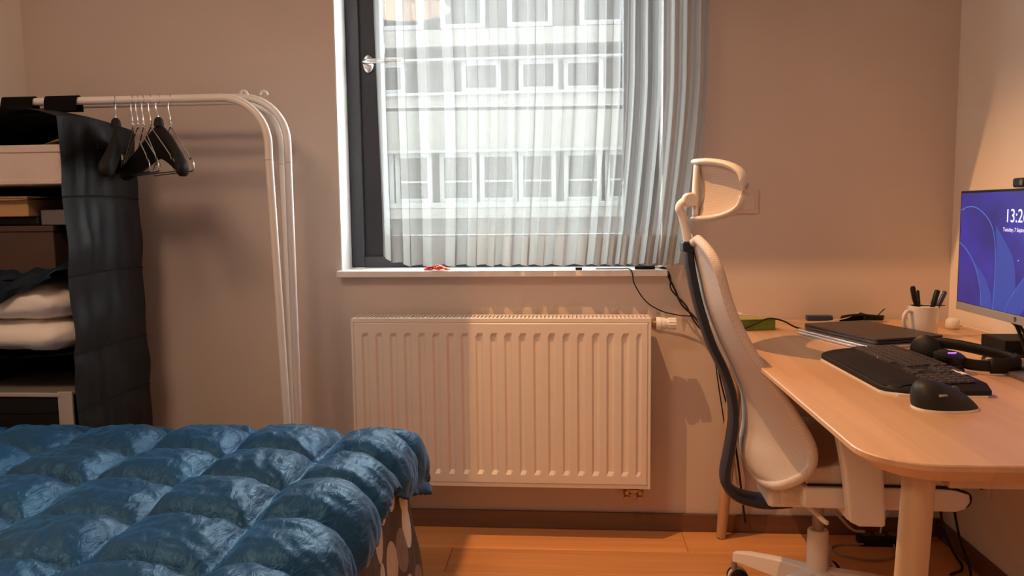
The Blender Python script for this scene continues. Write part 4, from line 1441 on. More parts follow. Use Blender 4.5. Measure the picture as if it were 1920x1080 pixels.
# soft curved ribbons of a plain blue wallpaper
def ribbon(edge, other, m, x):
    e = catmull(on_screen(edge, x), 10); o = catmull(on_screen(other, x), 10)
    bm = bmesh.new()
    grid(bm, len(e), 2, lambda i, j: (e[i], o[i])[j])
    return link_mesh('ribbon', bm, m, parent=scr)
ribbon([(0.33, 0.72), (0.345, 0.55), (0.347, 0.30), (0.335, 0.0)], [(0.33, 0.72), (0.42, 0.58), (0.50, 0.40), (0.53, 0.0)], M_ribbon, MX - 0.0016)
ribbon([(0.14, 0.40), (0.19, 0.27), (0.225, 0.14), (0.235, 0.0)], [(0.14, 0.40), (0.25, 0.27), (0.31, 0.14), (0.335, 0.0)], M_ribbon, MX - 0.0016)
ribbon([(0.60, 0.34), (0.53, 0.22), (0.47, 0.10), (0.44, 0.0)], [(0.60, 0.34), (0.62, 0.2), (0.60, 0.08), (0.56, 0.0)], M_ribbon, MX - 0.0017)
def line(pts, w=0.0011):
    p = catmull(on_screen(pts, MX - 0.0019), 10)
    link_mesh('wallpaper_line', T(p, 1.0, 4, flat=(0.0003, w, (1, 0, 0))), M_ribbonl, parent=scr)
line([(0.0, 0.845), (0.07, 0.875), (0.15, 0.868), (0.23, 0.81), (0.29, 0.73), (0.325, 0.62), (0.342, 0.45), (0.345, 0.25), (0.338, 0.0)])
line([(0.0, 0.55), (0.06, 0.50), (0.13, 0.41), (0.18, 0.30), (0.218, 0.16), (0.235, 0.0)])
line([(0.60, 0.34), (0.53, 0.22), (0.47, 0.10), (0.44, 0.0)], 0.0007)
def text(name, s, size, a, b, parent, m, x, align='CENTER'):
    cu = bpy.data.curves.new(name, 'FONT')
    cu.body = s
    cu.size = size
    cu.align_x = align
    cu.align_y = 'CENTER'
    cu.materials.append(m)
    tmp = bpy.data.objects.new(name, cu)
    COL.objects.link(tmp)
    bpy.context.view_layer.update()
    me = bpy.data.meshes.new_from_object(tmp.evaluated_get(bpy.context.evaluated_depsgraph_get()))
    bpy.data.objects.remove(tmp)
    if not me.materials:
        me.materials.append(m)
    o = bpy.data.objects.new(name, me)
    COL.objects.link(o)
    w = Vector((x, SY1_ - (SY1_ - SY0_) * a, SZ0_ + (SZ1_ - SZ0_) * b))
    off = Vector((0, 0, 0)); p = parent
    while p is not None:
        off += p.location; p = p.parent
    o.parent = parent
    o.matrix_local = Matrix.Translation(w - off) @ Matrix(((0, 0, -1, 0), (-1, 0, 0, 0), (0, 1, 0, 0), (0, 0, 0, 1)))
    return o
text('clock_text', '13:26', 0.046, 0.50, 0.795, scr, M_text, MX - 0.0022)
text('date_text', 'Tuesday, 7 September', 0.0135, 0.505, 0.685, scr, M_text, MX - 0.0022)
link_mesh('cursor', LA([(0.0014, 0), (0.0014, 0.0004)], on_screen([(0.53, 0.44)], MX - 0.0018)[0], (-1, 0, 0), 8), M_text, parent=scr)
lg = link_mesh('logo', LA([(0.0062, 0), (0.0062, 0.0006)], (MX - 0.0012, 1.985, MZ0 + 0.0108), (-1, 0, 0), 24), M_lap, parent=mon)
lt_ = text('logo_text', 'hp', 0.0095, 0, 0, lg, M_silver, MX - 0.0022)
lt_.matrix_local = Matrix.Translation(Vector((MX - 0.0022, 1.985, MZ0 + 0.0108)) - Vector((1.12, 1.93, DZ))) @ Matrix(((0, 0, -1, 0), (-1, 0, 0, 0), (0, 1, 0, 0), (0, 0, 0, 1)))
link_mesh('stand_post', box(1.095, 1.125, 1.865, 1.935, DZ + 0.012, 1.07), M_silverp, parent=mon, bevel=0.006)
link_mesh('stand_hub', box(1.075, 1.125, 1.86, 1.94, 1.00, 1.08), M_silverp, parent=mon, bevel=0.006)
link_mesh('stand_base', prism(bmesh.new(), rrect(0.985, 1.20, 1.775, 2.025, 0.012, 4), DZ + 0.0005, DZ + 0.012), M_base_grey, parent=mon, bevel=0.002)
wc = thing('webcam', 'black webcam clipped on top of the monitor', 'webcam', (1.06, 1.97, 1.209))
link_mesh('body', box(1.040, 1.075, 1.925, 2.012, 1.2095, 1.232), M_black, parent=wc, bevel=0.005)
link_mesh('lens', LA([(0.007, 0), (0.007, 0.003)], (1.040, 1.968, 1.221), (-1, 0, 0), 16), M_base_grey, parent=wc, smooth=True, autos=40)
link_mesh('clip', box(1.081, 1.088, 1.945, 1.99, 1.17, 1.2095), M_black, parent=wc)

# ------------------------------------------------------------------ laptops
def laptop(name, label, cx, cy, z, rz, w, d, h, mbody, mlid, group=None):
    t = thing(name, label, 'laptop', (cx, cy, z), rz=rz)
    local_mesh('base', prism(bmesh.new(), rrect(-w / 2, w / 2, -d / 2, d / 2, 0.010, 4), 0.0012, h * 0.52), mbody, t, bevel=0.0015)
    local_mesh('lid', prism(bmesh.new(), rrect(-w / 2, w / 2, -d / 2, d / 2, 0.010, 4), h * 0.60, h), mlid, t, bevel=0.0015)
    local_mesh('hinge', box(-w * 0.35, w * 0.35, d / 2 - 0.012, d / 2 - 0.004, h * 0.45, h * 0.66), M_black, t)
    for a in (-1, 1):
        for b in (-1, 1):
            local_mesh('rubber_foot', box(a * w * 0.4 - 0.01, a * w * 0.4 + 0.01, b * d * 0.4 - 0.004, b * d * 0.4 + 0.004, 0.0, 0.0015), M_black, t)
    return t
RZL = math.atan2(-0.953, 0.304)
lu = Vector((0.304, -0.953)); lv = Vector((0.953, 0.304))
def lap_c(corner, w, d):
    c = Vector(corner) + lu * (w / 2) + lv * (d / 2)
    return c.x, c.y
cx, cy = lap_c((0.681, 2.517), 0.345, 0.235)
laptop('laptop', 'closed silver laptop lying under the dark one', cx, cy, DZ, RZL, 0.345, 0.235, 0.0155, M_silver, M_silver)
cx, cy = lap_c((0.712, 2.530), 0.325, 0.218)
laptop('laptop', 'closed dark grey laptop on top of the silver one', cx, cy, DZ + 0.0156, RZL + R(2), 0.325, 0.225, 0.0150, M_lap, M_lap)

# ------------------------------------------------------------------ mug and pens
MUG = (1.032, 2.452)
mug = thing('mug', 'white ceramic mug holding pens near the room corner', 'mug', (MUG[0], MUG[1], DZ))
link_mesh('cup', LA([(0.036, 0.0), (0.0395, 0.004), (0.041, 0.05), (0.042, 0.093), (0.0395, 0.0945), (0.038, 0.09), (0.036, 0.01)], (MUG[0], MUG[1], DZ), (0, 0, 1), 36), M_mug, parent=mug, smooth=True, autos=50)
hx, hy = MUG
dirv = Vector((-0.93, -0.36, 0)).normalized()
c0 = Vector((hx, hy, DZ))
hp = [c0 + dirv * 0.038 + Vector((0, 0, 0.078)), c0 + dirv * 0.058 + Vector((0, 0, 0.080)), c0 + dirv * 0.070 + Vector((0, 0, 0.062)), c0 + dirv * 0.066 + Vector((0, 0, 0.036)), c0 + dirv * 0.050 + Vector((0, 0, 0.024)), c0 + dirv * 0.038 + Vector((0, 0, 0.026))]
link_mesh('handle', T(hp, 0.0055, 10, n=5), M_mug, parent=mug, smooth=True)
def pen(label, dx, dy, lean, az, ln, r, m, clip=True):
    b = Vector((MUG[0] + dx, MUG[1] + dy, DZ + 0.012))
    ax = Vector((math.sin(lean) * math.cos(az), math.sin(lean) * math.sin(az), math.cos(lean)))
    t = thing('pen', label, 'pen', b)
    link_mesh('barrel', LA([(r * 0.3, 0), (r, 0.012), (r, ln * 0.72)], b, ax, 14), m, parent=t, smooth=True, autos=40)
    link_mesh('cap', LA([(r * 1.18, ln * 0.66), (r * 1.18, ln * 0.97), (r * 0.8, ln)], b, ax, 14), m, parent=t, smooth=True, autos=40)
    if clip:
        side = ax.cross(Vector((0, 1, 0))).normalized()
        p = b + side * (r * 1.35)
        link_mesh('clip', T([p + ax * (ln * 0.72), p + ax * (ln * 0.96)], 0.0012, 6), M_silver, parent=t)
pen('black marker pen leaning to the window side of the mug', -0.004, -0.006, R(13), R(185), 0.145, 0.0062, M_black)
pen('slim black pencil standing between the pens in the mug', 0.002, 0.012, R(6), R(170), 0.128, 0.0035, M_cable, False)
pen('thick black marker leaning to the monitor side of the mug', 0.004, -0.010, R(14), R(5), 0.134, 0.0068, M_black)
pen('dark blue pen leaning far to the monitor side of the mug', 0.012, 0.006, R(25), R(10), 0.136, 0.0058, M_blue)
sc_ = thing('letter_opener', 'thin dark blade resting across the mug rim', 'letter opener', (MUG[0] + 0.03, MUG[1], DZ + 0.095))
link_mesh('blade', box(MUG[0] - 0.005, MUG[0] + 0.058, MUG[1] - 0.012, MUG[1] - 0.004, DZ + 0.0950, DZ + 0.0970), M_cable, parent=sc_)
link_mesh('grip', box(MUG[0] - 0.035, MUG[0] - 0.004, MUG[1] - 0.014, MUG[1] - 0.003, DZ + 0.0946, DZ + 0.0978), M_black, parent=sc_)

# ------------------------------------------------------------------ keyboard
kb = thing('keyboard', 'black ergonomic keyboard with padded palm rest', 'keyboard', (0.74, 1.90, DZ), rz=R(2.0))
KL = 0.225   # half length along y
def kz(x, y): return 0.016 + (x + 0.11) * 0.065 + 0.006 * math.cos(y / KL * PI * 0.5)
body = [(-0.108, -0.190), (-0.085, -0.222), (-0.02, -0.238), (0.085, -0.238), (0.095, -0.225), (0.095, 0.215), (0.085, 0.232), (-0.02, 0.236), (-0.075, 0.226), (-0.108, 0.180)]
local_mesh('underside', prism(bmesh.new(), [(x * 1.01, y * 1.004) for x, y in body], 0.0, 0.0045), M_whitepl, kb)
NYK = 24
def body_grid(x_tab, zoff):
    bm = bmesh.new()
    cols = []
    for j in range(NYK + 1):
        y = -0.236 + 0.472 * j / NYK
        e = abs(y) / 0.236
        xl = -0.108 + 0.085 * max(0, (e - 0.78) / 0.22) ** 1.8
        cols.append((y, xl))
    def fn(i, j):
        y, xl = cols[j]
        xs = [xl, xl, xl + 0.010, xl + 0.04, -0.020 if xl < -0.03 else xl + 0.05, 0.03, 0.088, 0.095, 0.095]
        x = xs[i]
        hz = [0.0045, 0.011, 0.017, 0.0215, 0.0245, 0.0265, 0.0285, 0.025, 0.0045][i]
        if 1 <= i <= 7:
            hz += 0.004 * math.cos(y / 0.236 * PI / 2)
        if j in (0, NYK): hz = min(hz, 0.014)
        return Vector((x, y, hz))
    V, fs = grid(bm, 9, NYK + 1, fn)
    for j in (0, NYK):
        try: bm.faces.new([V[i][j] for i in range(9)])
        except Exception: pass
    bmesh.ops.recalc_face_normals(bm, faces=bm.faces[:])
    return bm
local_mesh('body', body_grid(None, 0), M_kbody, kb, smooth=True, autos=45)
def pr_pt(i, j):
    y = -0.21 + 0.42 * j / 20
    e = abs(y) / 0.236
    xl = -0.104 + 0.085 * max(0, (e - 0.78) / 0.22) ** 1.8
    x = xl + (-0.026 - xl) * i / 5
    hz = lerp_tab([(0.0, 0.0135), (0.010, 0.0185), (0.040, 0.0228), (0.088, 0.0258)], x - xl)
    return Vector((x, y, hz + 0.0012 + 0.004 * math.cos(y / 0.236 * PI / 2)))
bm = bmesh.new()
grid(bm, 6, 21, pr_pt)
local_mesh('palm_rest', bm, M_blackg, kb, smooth=True)
kmesh = {}
def key_mesh(w, d):
    k = (round(w, 4), round(d, 4))
    if k not in kmesh:
        bm = bmesh.new()
        prism(bm, rrect(-d / 2, d / 2, -w / 2, w / 2, 0.002, 1), 0, 0.0045, top=[(x * 0.86, y * 0.9) for x, y in rrect(-d / 2, d / 2, -w / 2, w / 2, 0.002, 1)])
        me = bpy.data.meshes.new('key')
        bm.to_mesh(me); bm.free()
        me.materials.append(M_key)
        kmesh[k] = me
    return kmesh[k]
def add_key(x, y, w, d):
    o = bpy.data.objects.new('key', key_mesh(w, d))
    COL.objects.link(o)
    o.parent = kb
    o.location = (x, y, 0.0240 + (x + 0.02) * 0.045 + 0.0042 * math.cos(y / 0.236 * PI / 2))
    o.rotation_euler = (0, R(-2.5), 0)
px_ = 0.0188
for r_ in range(6):
    x = -0.012 + r_ * px_
    dd = 0.0163 if r_ < 5 else 0.011
    y = 0.212
    if r_ == 0:
        for w in (0.024, 0.022, 0.022, 0.098, 0.022, 0.022, 0.022):
            add_key(x, y - w / 2, w - 0.0025, dd); y -= w
    else:
        first = (0, 0.034, 0.030, 0.026, 0.0188, 0.0188)[r_]
        add_key(x, y - first / 2, first - 0.0025, dd); y -= first
        while y > -0.055:
            w = px_
            add_key(x, y - w / 2, w - 0.0025, dd); y -= w
    y = -0.082
    for c in range(3):
        if not (r_ in (2,) or (r_ == 1 and c != 1)):
            add_key(x, y - px_ / 2, px_ - 0.0025, dd)
        y -= px_
    y = -0.146
    for c in range(4):
        if r_ < 5:
            add_key(x, y - px_ / 2, px_ - 0.0025, dd)
        y -= px_
local_mesh('sticker', box(0.071, 0.083, -0.165, -0.115, 0.0332, 0.0342), M_sticker, kb)
# ------------------------------------------------------------------ mouse
ms = thing('mouse', 'dark sculpted ergonomic mouse beside the keyboard', 'mouse', (0.712, 1.580, DZ), rz=R(6))
bm = bmesh.new()
def mouse_pt(i, j):
    a = 2 * PI * i / 36
    t = j / 16                       # 0 rim .. 1 top
    rad_ = math.cos(t * PI / 2) ** 0.55
    lx = 0.060 * math.copysign(abs(math.cos(a)) ** 0.85, math.cos(a))
    ly = 0.042 * math.copysign(abs(math.sin(a)) ** 0.85, math.sin(a))
    x = lx * rad_ - 0.018 * t
    y = ly * rad_ + 0.010 * t
    z = 0.004 + 0.047 * math.sin(t * PI / 2) ** 1.05 * (1 - 0.42 * max(-0.2, (x + 0.012) / 0.06))
    return Vector((x, y, z))
V, fs = grid(bm, 36, 17, mouse_pt, closed_u=True)
bmesh.ops.remove_doubles(bm, verts=bm.verts, dist=0.0005)
shell = local_mesh('shell', bm, M_mouse, ms, smooth=True)
base_poly = [(0.0605 * math.copysign(abs(math.cos(2 * PI * k / 36)) ** 0.85, math.cos(2 * PI * k / 36)), 0.0425 * math.copysign(abs(math.sin(2 * PI * k / 36)) ** 0.85, math.sin(2 * PI * k / 36))) for k in range(36)]
local_mesh('base_strip', prism(bmesh.new(), base_poly, 0.0, 0.0042), M_sticker, ms)
local_mesh('scroll_wheel', LA([(0.010, 0), (0.011, 0.002), (0.011, 0.006), (0.010, 0.008)], (0.022, 0.004, 0.030), (0, 1, 0), 18), M_base_grey, ms, smooth=True, autos=40)
local_mesh('thumb_button', box(-0.030, -0.014, -0.0335, -0.0285, 0.029, 0.034), M_silverp, ms, bevel=0.001)

# ------------------------------------------------------------------ headset
hs = thing('headset', 'black office headset with a purple light lying beside the keyboard', 'headset', (0.90, 1.95, DZ))
e1 = Vector((0.868, 2.035, DZ + 0.036)); ax1 = Vector((-0.55, -0.80, 0.22)).normalized()
e2 = Vector((0.872, 1.925, DZ + 0.0265)); ax2 = Vector((0.08, -0.10, 1)).normalized()
cup_prof = [(0.018, -0.014), (0.030, -0.014), (0.034, -0.008), (0.034, 0.000), (0.031, 0.002), (0.031, 0.006), (0.034, 0.008), (0.034, 0.016), (0.026, 0.021), (0.006, 0.022)]
cA = link_mesh('earcup', LA(cup_prof, e1, ax1, 28), M_black, parent=hs, smooth=True, autos=40)
link_mesh('ear_cushion', LA([(0.016, -0.024), (0.028, -0.026), (0.034, -0.021), (0.034, -0.014), (0.018, -0.013)], e1, ax1, 28), M_blackg, parent=cA, smooth=True, autos=50)
cB = link_mesh('earcup', LA(cup_prof, e2, ax2, 28), M_black, parent=hs, smooth=True, autos=40)
link_mesh('ear_cushion', LA([(0.016, -0.024), (0.030, -0.025), (0.036, -0.021), (0.036, -0.014), (0.018, -0.013)], e2, ax2, 28), M_blackg, parent=cB, smooth=True, autos=50)
lp = e2 + ax2 * 0.0222
link_mesh('status_light', T([lp + Vector((-0.009, -0.012, 0)), lp + Vector((0.009, -0.010, 0))], 1.0, 6, flat=(0.0012, 0.0028, (0, 0, 1))), M_led, parent=cB)
band = [e1 + Vector((0.012, 0.004, 0.018)), Vector((0.925, 2.005, DZ + 0.052)), Vector((0.975, 1.965, DZ + 0.044)), Vector((1.008, 1.935, DZ + 0.036)), Vector((1.020, 1.913, DZ + 0.028)), Vector((1.008, 1.895, DZ + 0.022)), Vector((0.960, 1.893, DZ + 0.021)), Vector((0.920, 1.903, DZ + 0.022)), e2 + Vector((0.022, -0.010, 0.0))]
link_mesh('headband', T(band, 1.0, 12, flat=(0.013, 0.005, (0, 0, 1)), n=6), M_black, parent=hs, smooth=True)
link_mesh('band_cushion', T([(0.950, 1.890, DZ + 0.022), (0.985, 1.889, DZ + 0.023), (1.015, 1.903, DZ + 0.026), (1.020, 1.925, DZ + 0.031)], 1.0, 12, flat=(0.018, 0.009, (0, 0, 1)), n=6), M_blackg, parent=hs, smooth=True)
link_mesh('slider_arm', T([e2 + Vector((0.030, -0.012, 0.004)), (0.935, 1.900, DZ + 0.023)], 0.004, 8), M_silverp, parent=hs)

# ------------------------------------------------------------------ dock, adapters, small boxes
dk = thing('docking_station', 'black rectangular docking station beneath the monitor', 'docking station', (1.17, 2.19, DZ))
link_mesh('body', box(1.098, 1.262, 2.120, 2.242, DZ + 0.003, DZ + 0.043), M_blackg, parent=dk, bevel=0.003)
for fxx in (1.115, 1.245):
    for fyy in (2.135, 2.225):
        link_mesh('rubber_foot', LA([(0.006, 0), (0.006, 0.004)], (fxx, fyy, DZ), (0, 0, 1), 12), M_black, parent=dk)
link_mesh('front_ports', box(1.115, 1.150, 2.1185, 2.121, DZ + 0.014, DZ + 0.022), M_black, parent=dk)
gbx = thing('green_box', 'small olive green carton at the desk edge by the wall', 'carton', (0.57, 2.60, DZ))
gbx.rotation_euler = (0, 0, 0)
def rbox(cx, cy, rz, w, d, z0, z1):
    c, s = math.cos(rz), math.sin(rz)
    poly = [(cx + a * c - b * s, cy + a * s + b * c) for a, b in ((-w / 2, -d / 2), (w / 2, -d / 2), (w / 2, d / 2), (-w / 2, d / 2))]
    return prism(bmesh.new(), poly, z0, z1)
link_mesh('body', rbox(0.572, 2.600, R(12), 0.120, 0.052, DZ + 0.0005, DZ + 0.034), M_green, parent=gbx, bevel=0.002)
M_green2 = mat('olive_lid', (0.36, 0.34, 0.075), 0.6)
link_mesh('lid', rbox(0.572, 2.600, R(12), 0.121, 0.053, DZ + 0.034, DZ + 0.037), M_green2, parent=gbx)
ad = thing('white_adapter', 'small white power adapter between the mug and the room corner', 'adapter', (1.195, 2.62, DZ))
link_mesh('body', LA([(0.017, 0), (0.021, 0.004), (0.021, 0.026), (0.014, 0.034)], (1.195, 2.62, DZ), (0, 0, 1), 20), M_whitepl, parent=ad, smooth=True, autos=50)
link_mesh('cord', T([(1.212, 2.612, DZ + 0.010), (1.225, 2.60, DZ + 0.010), (1.245, 2.54, DZ + 0.006), (1.255, 2.40, DZ + 0.003), (1.262, 2.24, DZ + 0.003)], 0.0020, 8, n=6), M_wcable, parent=ad, smooth=True)
cbd = thing('cable_pouch', 'dark cable bundle tied behind the laptops', 'cable bundle', (0.98, 2.79, DZ))
for k in range(4):
    link_mesh('loop', T([(0.90, 2.785 - 0.006 * k, DZ + 0.004 + 0.005 * k), (0.95, 2.780 - 0.006 * k, DZ + 0.020 + 0.002 * k), (1.02, 2.775 - 0.006 * k, DZ + 0.010 + 0.004 * k), (1.04, 2.79, DZ + 0.006 + 0.004 * k), (0.98, 2.80, DZ + 0.005 + 0.004 * k)], 0.0035, 8, closed=True, n=5), M_cable, parent=cbd, smooth=True)
link_mesh('tie', box(0.966, 0.976, 2.752, 2.806, DZ + 0.0005, DZ + 0.030), M_black, parent=cbd, bevel=0.003)
link_mesh('loose_end', T([(1.02, 2.79, DZ + 0.012), (1.035, 2.79, DZ + 0.03), (1.05, 2.795, DZ + 0.042)], 0.0018, 6, n=4), M_cable, parent=cbd, smooth=True)
tag(link_mesh('notepad', box(0.795, 0.880, 2.795, 2.825, DZ + 0.0005, DZ + 0.018), M_blue, origin=(0.84, 2.81, DZ), bevel=0.003), 'small dark blue case against the wall behind the laptops', 'case')

# ------------------------------------------------------------------ cables
def cable(name, label, pts, r, m, n=7, cat='cable', group=None):
    pts = [Vector(p) for p in pts]
    o = link_mesh(name, T(pts, r, 8, n=n), m, origin=pts[0], smooth=True)
    return tag(o, label, cat, group)
cable('cable', 'black cable arching over the green carton to the laptops',
      [(0.52, 2.560, DZ + 0.004), (0.560, 2.560, DZ + 0.020), (0.605, 2.562, DZ + 0.040), (0.65, 2.56, DZ + 0.034), (0.70, 2.565, DZ + 0.010), (0.76, 2.57, DZ + 0.004), (0.84, 2.62, DZ + 0.003)], 0.0026, M_cable)
cable('cable', 'thin beige cable running along the wall behind the green carton',
      [(0.548, 2.69, DZ + 0.036), (0.60, 2.70, DZ + 0.030), (0.70, 2.72, DZ + 0.012), (0.80, 2.74, DZ + 0.003), (0.90, 2.76, DZ + 0.012), (0.96, 2.77, DZ + 0.034)], 0.0019, M_wcable)
tag(link_mesh('cable_plug', T([(0.530, 2.69, DZ + 0.0385), (0.550, 2.69, DZ + 0.0350)], 0.0065, 8), M_whitepl, origin=(0.54, 2.69, DZ + 0.03)), 'white plug at the end of the thin beige cable', 'plug')
cable('cable', 'black cable with a white band from the dock to the headset',
      [(0.886, 2.055, DZ + 0.012), (0.93, 2.10, DZ + 0.004), (0.985, 2.18, DZ + 0.003), (1.00, 2.26, DZ + 0.003), (0.998, 2.300, DZ + 0.003), (1.03, 2.305, DZ + 0.003), (1.098, 2.255, DZ + 0.006), (1.12, 2.238, DZ + 0.012)], 0.0035, M_cable)
tag(link_mesh('cable_tag', T([(1.040, 2.3015, DZ + 0.0038), (1.054, 2.293, DZ + 0.0042)], 0.0040, 8), M_whitepl, origin=(1.045, 2.30, DZ)), 'white band wrapped on the headset cable', 'cable tag')
cable('cable', 'black cable looping out from under the docking station',
      [(1.012, 1.995, DZ + 0.017), (1.012, 2.045, DZ + 0.005), (1.035, 2.085, DZ + 0.010), (1.085, 2.095, DZ + 0.010), (1.15, 2.095, DZ + 0.006), (1.24, 2.10, DZ + 0.005)], 0.0040, M_cable)
cable('cable', 'black headset lead running over the grey monitor foot',
      [(1.015, 1.905, DZ + 0.018), (1.03, 1.86, DZ + 0.016), (1.05, 1.80, DZ + 0.016), (1.09, 1.74, DZ + 0.005), (1.15, 1.68, DZ + 0.004)], 0.0045, M_cable)
cable('cable', 'black cable hooking up behind the monitor chin',
      [(1.090, 2.128, 0.912), (1.088, 2.124, 0.890), (1.088, 2.105, 0.880), (1.090, 2.075, 0.876), (1.094, 2.060, 0.866), (1.103, 2.048, 0.83), (1.115, 2.040, DZ + 0.012), (1.14, 2.045, DZ + 0.005)], 0.0045, M_cable)
cable('cable', 'second black cable hanging down behind the monitor chin',
      [(1.090, 2.066, 0.912), (1.092, 2.060, 0.885), (1.104, 2.040, 0.85), (1.122, 2.028, 0.81), (1.15, 2.03, DZ + 0.005)], 0.0040, M_cable)
# things on the sill
SZ = 0.957
hbx = thing('usb_hub', 'flat black adapter lying on the window sill end', 'adapter', (0.262, WY - 0.03, SZ))
link_mesh('body', box(0.206, 0.276, WY - 0.036, WY - 0.016, SZ + 0.0005, SZ + 0.013), M_blackg, parent=hbx, bevel=0.003)
link_mesh('plug', box(0.276, 0.292, WY - 0.032, WY - 0.022, SZ + 0.003, SZ + 0.010), M_silver, parent=hbx)
cable('cable', 'thin black cable hanging from the sill in a wide curve past the radiator valve',
      [(0.07, WY - 0.030, SZ + 0.003), (0.15, WY - 0.034, SZ + 0.003), (0.186, WY - 0.044, SZ + 0.003), (0.196, WY - 0.052, SZ - 0.012), (0.205, WY - 0.050, 0.905), (0.245, WY - 0.04, 0.845), (0.30, WY - 0.03, 0.810), (0.36, WY - 0.03, 0.795), (0.42, WY - 0.04, 0.785), (0.47, WY - 0.05, 0.72), (0.50, WY - 0.03, 0.55), (0.55, WY - 0.02, 0.25)], 0.0022, M_cable)
for k, (dx, dy) in enumerate(((0.0, 0.0), (0.012, 0.006))):
    cable('cable', ('thick black cable dropping from the sill end behind the chair', 'black cable twisting beside the thick one from the sill end')[k],
          [(0.285, WY - 0.026 + dy * 0.3, SZ + 0.006), (0.308 + dx * 0.3, WY - 0.030, SZ + 0.001 + 0.003 * k), (0.325 + dx * 0.5, WY - 0.03 + dy, SZ - 0.03), (0.346 - dx, WY - 0.03 + dy, 0.885), (0.372 + dx, WY - 0.03 + dy, 0.83), (0.425 - dx, WY - 0.035 + dy, 0.775), (0.470 + dx, WY - 0.03, 0.68), (0.520 - dx, WY - 0.03, 0.56), (0.56, WY - 0.03 + dy, 0.35), (0.60, WY - 0.04, 0.05)], 0.0036 - 0.0008 * k, M_cable)
tag(link_mesh('binder_clip', prism(bmesh.new(), rrect(-0.002, 0.022, WY - 0.043, WY - 0.028, 0.003, 3), SZ + 0.0003, SZ + 0.009), M_black, origin=(0.01, WY - 0.035, SZ), bevel=0.002), 'tiny black clip on the middle of the window sill', 'clip')
# orange net bag: crumpled strands
nb_ = thing('net_bag', 'crumpled bright orange net bag on the window sill', 'net bag', (-0.498, WY - 0.030, SZ))
random.seed(5)
for k in range(9):
    pts = []
    for q in range(9):
        u = q / 8
        pts.append((-0.540 + 0.084 * u + random.uniform(-.006, .006), WY - 0.0305 + random.uniform(-.010, .012), SZ + 0.0035 + (0.016 * math.sin(PI * u) ** 0.6) * random.random()))
    link_mesh('strand', T(pts, 0.0026, 6, n=4), M_orange, parent=nb_, smooth=True)

# ------------------------------------------------------------------ wall plates and sockets
wp = thing('wall_switch', 'square cream wall plate behind the chair headrest', 'wall plate', (0.592, WY, 1.19))
link_mesh('plate', box(0.550, 0.632, WY - 0.009, WY, 1.148, 1.230), M_wall, parent=wp, bevel=0.003)
link_mesh('insert', box(0.562, 0.620, WY - 0.012, WY - 0.008, 1.160, 1.218), M_wall, parent=wp, bevel=0.002)
so = thing('wall_socket', 'double wall socket with black plugs on the wall under the desk', 'socket', (XR, 2.60, 0.295))
link_mesh('plate', box(XR - 0.010, XR, 2.515, 2.685, 0.252, 0.338), M_whitepl, parent=so, bevel=0.003)
for py in (2.56, 2.642):
    link_mesh('socket_well', LA([(0.022, 0), (0.022, 0.002)], (XR - 0.010, py, 0.295), (-1, 0, 0), 20), M_black, parent=so)
def mains_plug(label, py, cord):
    t = thing('mains_plug', label, 'plug', (XR - 0.03, py, 0.295))
    link_mesh('body', LA([(0.018, 0), (0.019, 0.02), (0.010, 0.034)], (XR - 0.0125, py, 0.295), (-1, 0, 0), 16), M_black, parent=t, smooth=True, autos=40)
    link_mesh('cord', T([(XR - 0.046, py, 0.293)] + cord, 0.0040, 8, n=7), M_cable, parent=t, smooth=True)
mains_plug('black mains plug in the socket half further from the window wall', 2.56, [(XR - 0.060, 2.585, 0.27), (1.235, 2.640, 0.19), (1.238, 2.620, 0.12), (1.240, 2.590, 0.075), (1.240, 2.540, 0.032), (1.225, 2.500, 0.006), (1.17, 2.47, 0.005)])
mains_plug('black mains plug in the socket half nearer the window wall', 2.642, [(XR - 0.062, 2.67, 0.27), (1.225, 2.715, 0.19), (1.230, 2.720, 0.127), (1.235, 2.697, 0.071), (1.238, 2.640, 0.030), (1.235, 2.570, 0.008), (1.18, 2.53, 0.005)])
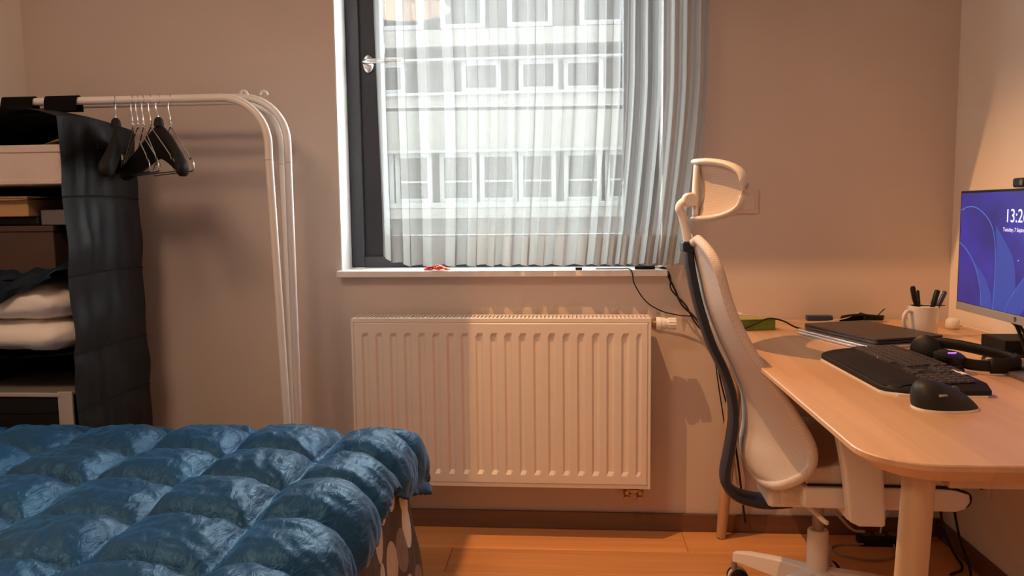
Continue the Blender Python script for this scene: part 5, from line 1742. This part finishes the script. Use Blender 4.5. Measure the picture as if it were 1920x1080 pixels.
# floor under the desk: power strip, white lead, grey loop
ps = thing('power_strip', 'black power strip on the floor under the desk', 'power strip', (1.07, 2.765, 0))
link_mesh('body', box(0.975, 1.165, 2.740, 2.790, 0.0, 0.036), M_black, parent=ps, bevel=0.005)
for k in range(4):
    link_mesh('outlet', LA([(0.018, 0), (0.018, 0.0015)], (1.001 + 0.046 * k, 2.765, 0.036), (0, 0, 1), 16), M_base_grey, parent=ps)
cable('cable', 'stiff white lead slanting from the chair down to the power strip', [(0.79, 2.47, 0.31), (0.812, 2.53, 0.25), (0.840, 2.60, 0.184), (0.90, 2.68, 0.11), (0.950, 2.735, 0.060), (0.995, 2.762, 0.045)], 0.0048, M_wcable)
cable('cable', 'grey lead looping on the floor beside the power strip', [(0.985, 2.735, 0.012), (0.94, 2.745, 0.006), (0.893, 2.735, 0.005), (0.868, 2.70, 0.005), (0.890, 2.655, 0.005), (0.980, 2.624, 0.005), (1.060, 2.660, 0.005), (1.085, 2.735, 0.012)], 0.0034, M_gcable)
cable('cable', 'white lead rising from the power strip towards the wall', [(1.05, 2.765, 0.040), (1.060, 2.775, 0.07), (1.085, 2.79, 0.105), (1.13, 2.82, 0.14), (1.16, 2.845, 0.145)], 0.0036, M_wcable)

# ------------------------------------------------------------------ lamp housings above the frame, with added light blockers
sl_ = thing('ceiling_downlight', 'white ceiling downlight near the window wall with unseen plates added to cut its light', 'downlight', (LAMP[0], LAMP[1], ZT))
link_mesh('mount', box(LAMP[0] - 0.03, LAMP[0] + 0.10, LAMP[1] - 0.08, LAMP[1] + 0.08, LAMP[2] + 0.05, ZT), M_whitepl, parent=sl_, bevel=0.004)
link_mesh('bulb_holder', LA([(0.012, 0.012), (0.018, 0.05)], LAMP, (0, 0, 1), 16), M_whitepl, parent=sl_)
link_mesh('light_blocker', box(LAMP[0] - 0.010, LAMP[0] - 0.006, LAMP[1] - 0.75, LAMP[1] + 0.40, 2.18, ZT), M_black, parent=sl_)  # added plate, blocks the beam to its left
link_mesh('light_blocker', box(LAMP[0] - 0.024, LAMP[0] + 0.75, LAMP[1] + 0.10, LAMP[1] + 0.104, LAMP[2] - 0.10 * 1.54 / 0.65, ZT), M_black, parent=sl_)  # added plate, keeps the beam off the upper back wall
cl = thing('fill_lamp', 'flat round white ceiling lamp added out of view as warm fill light', 'ceiling lamp', (-1.15, 0.7, ZT))
link_mesh('housing', LA([(0.36, -0.10), (0.36, 0.0)], (-1.15, 0.7, ZT), (0, 0, 1), 32, False, True), M_whitepl, parent=cl)
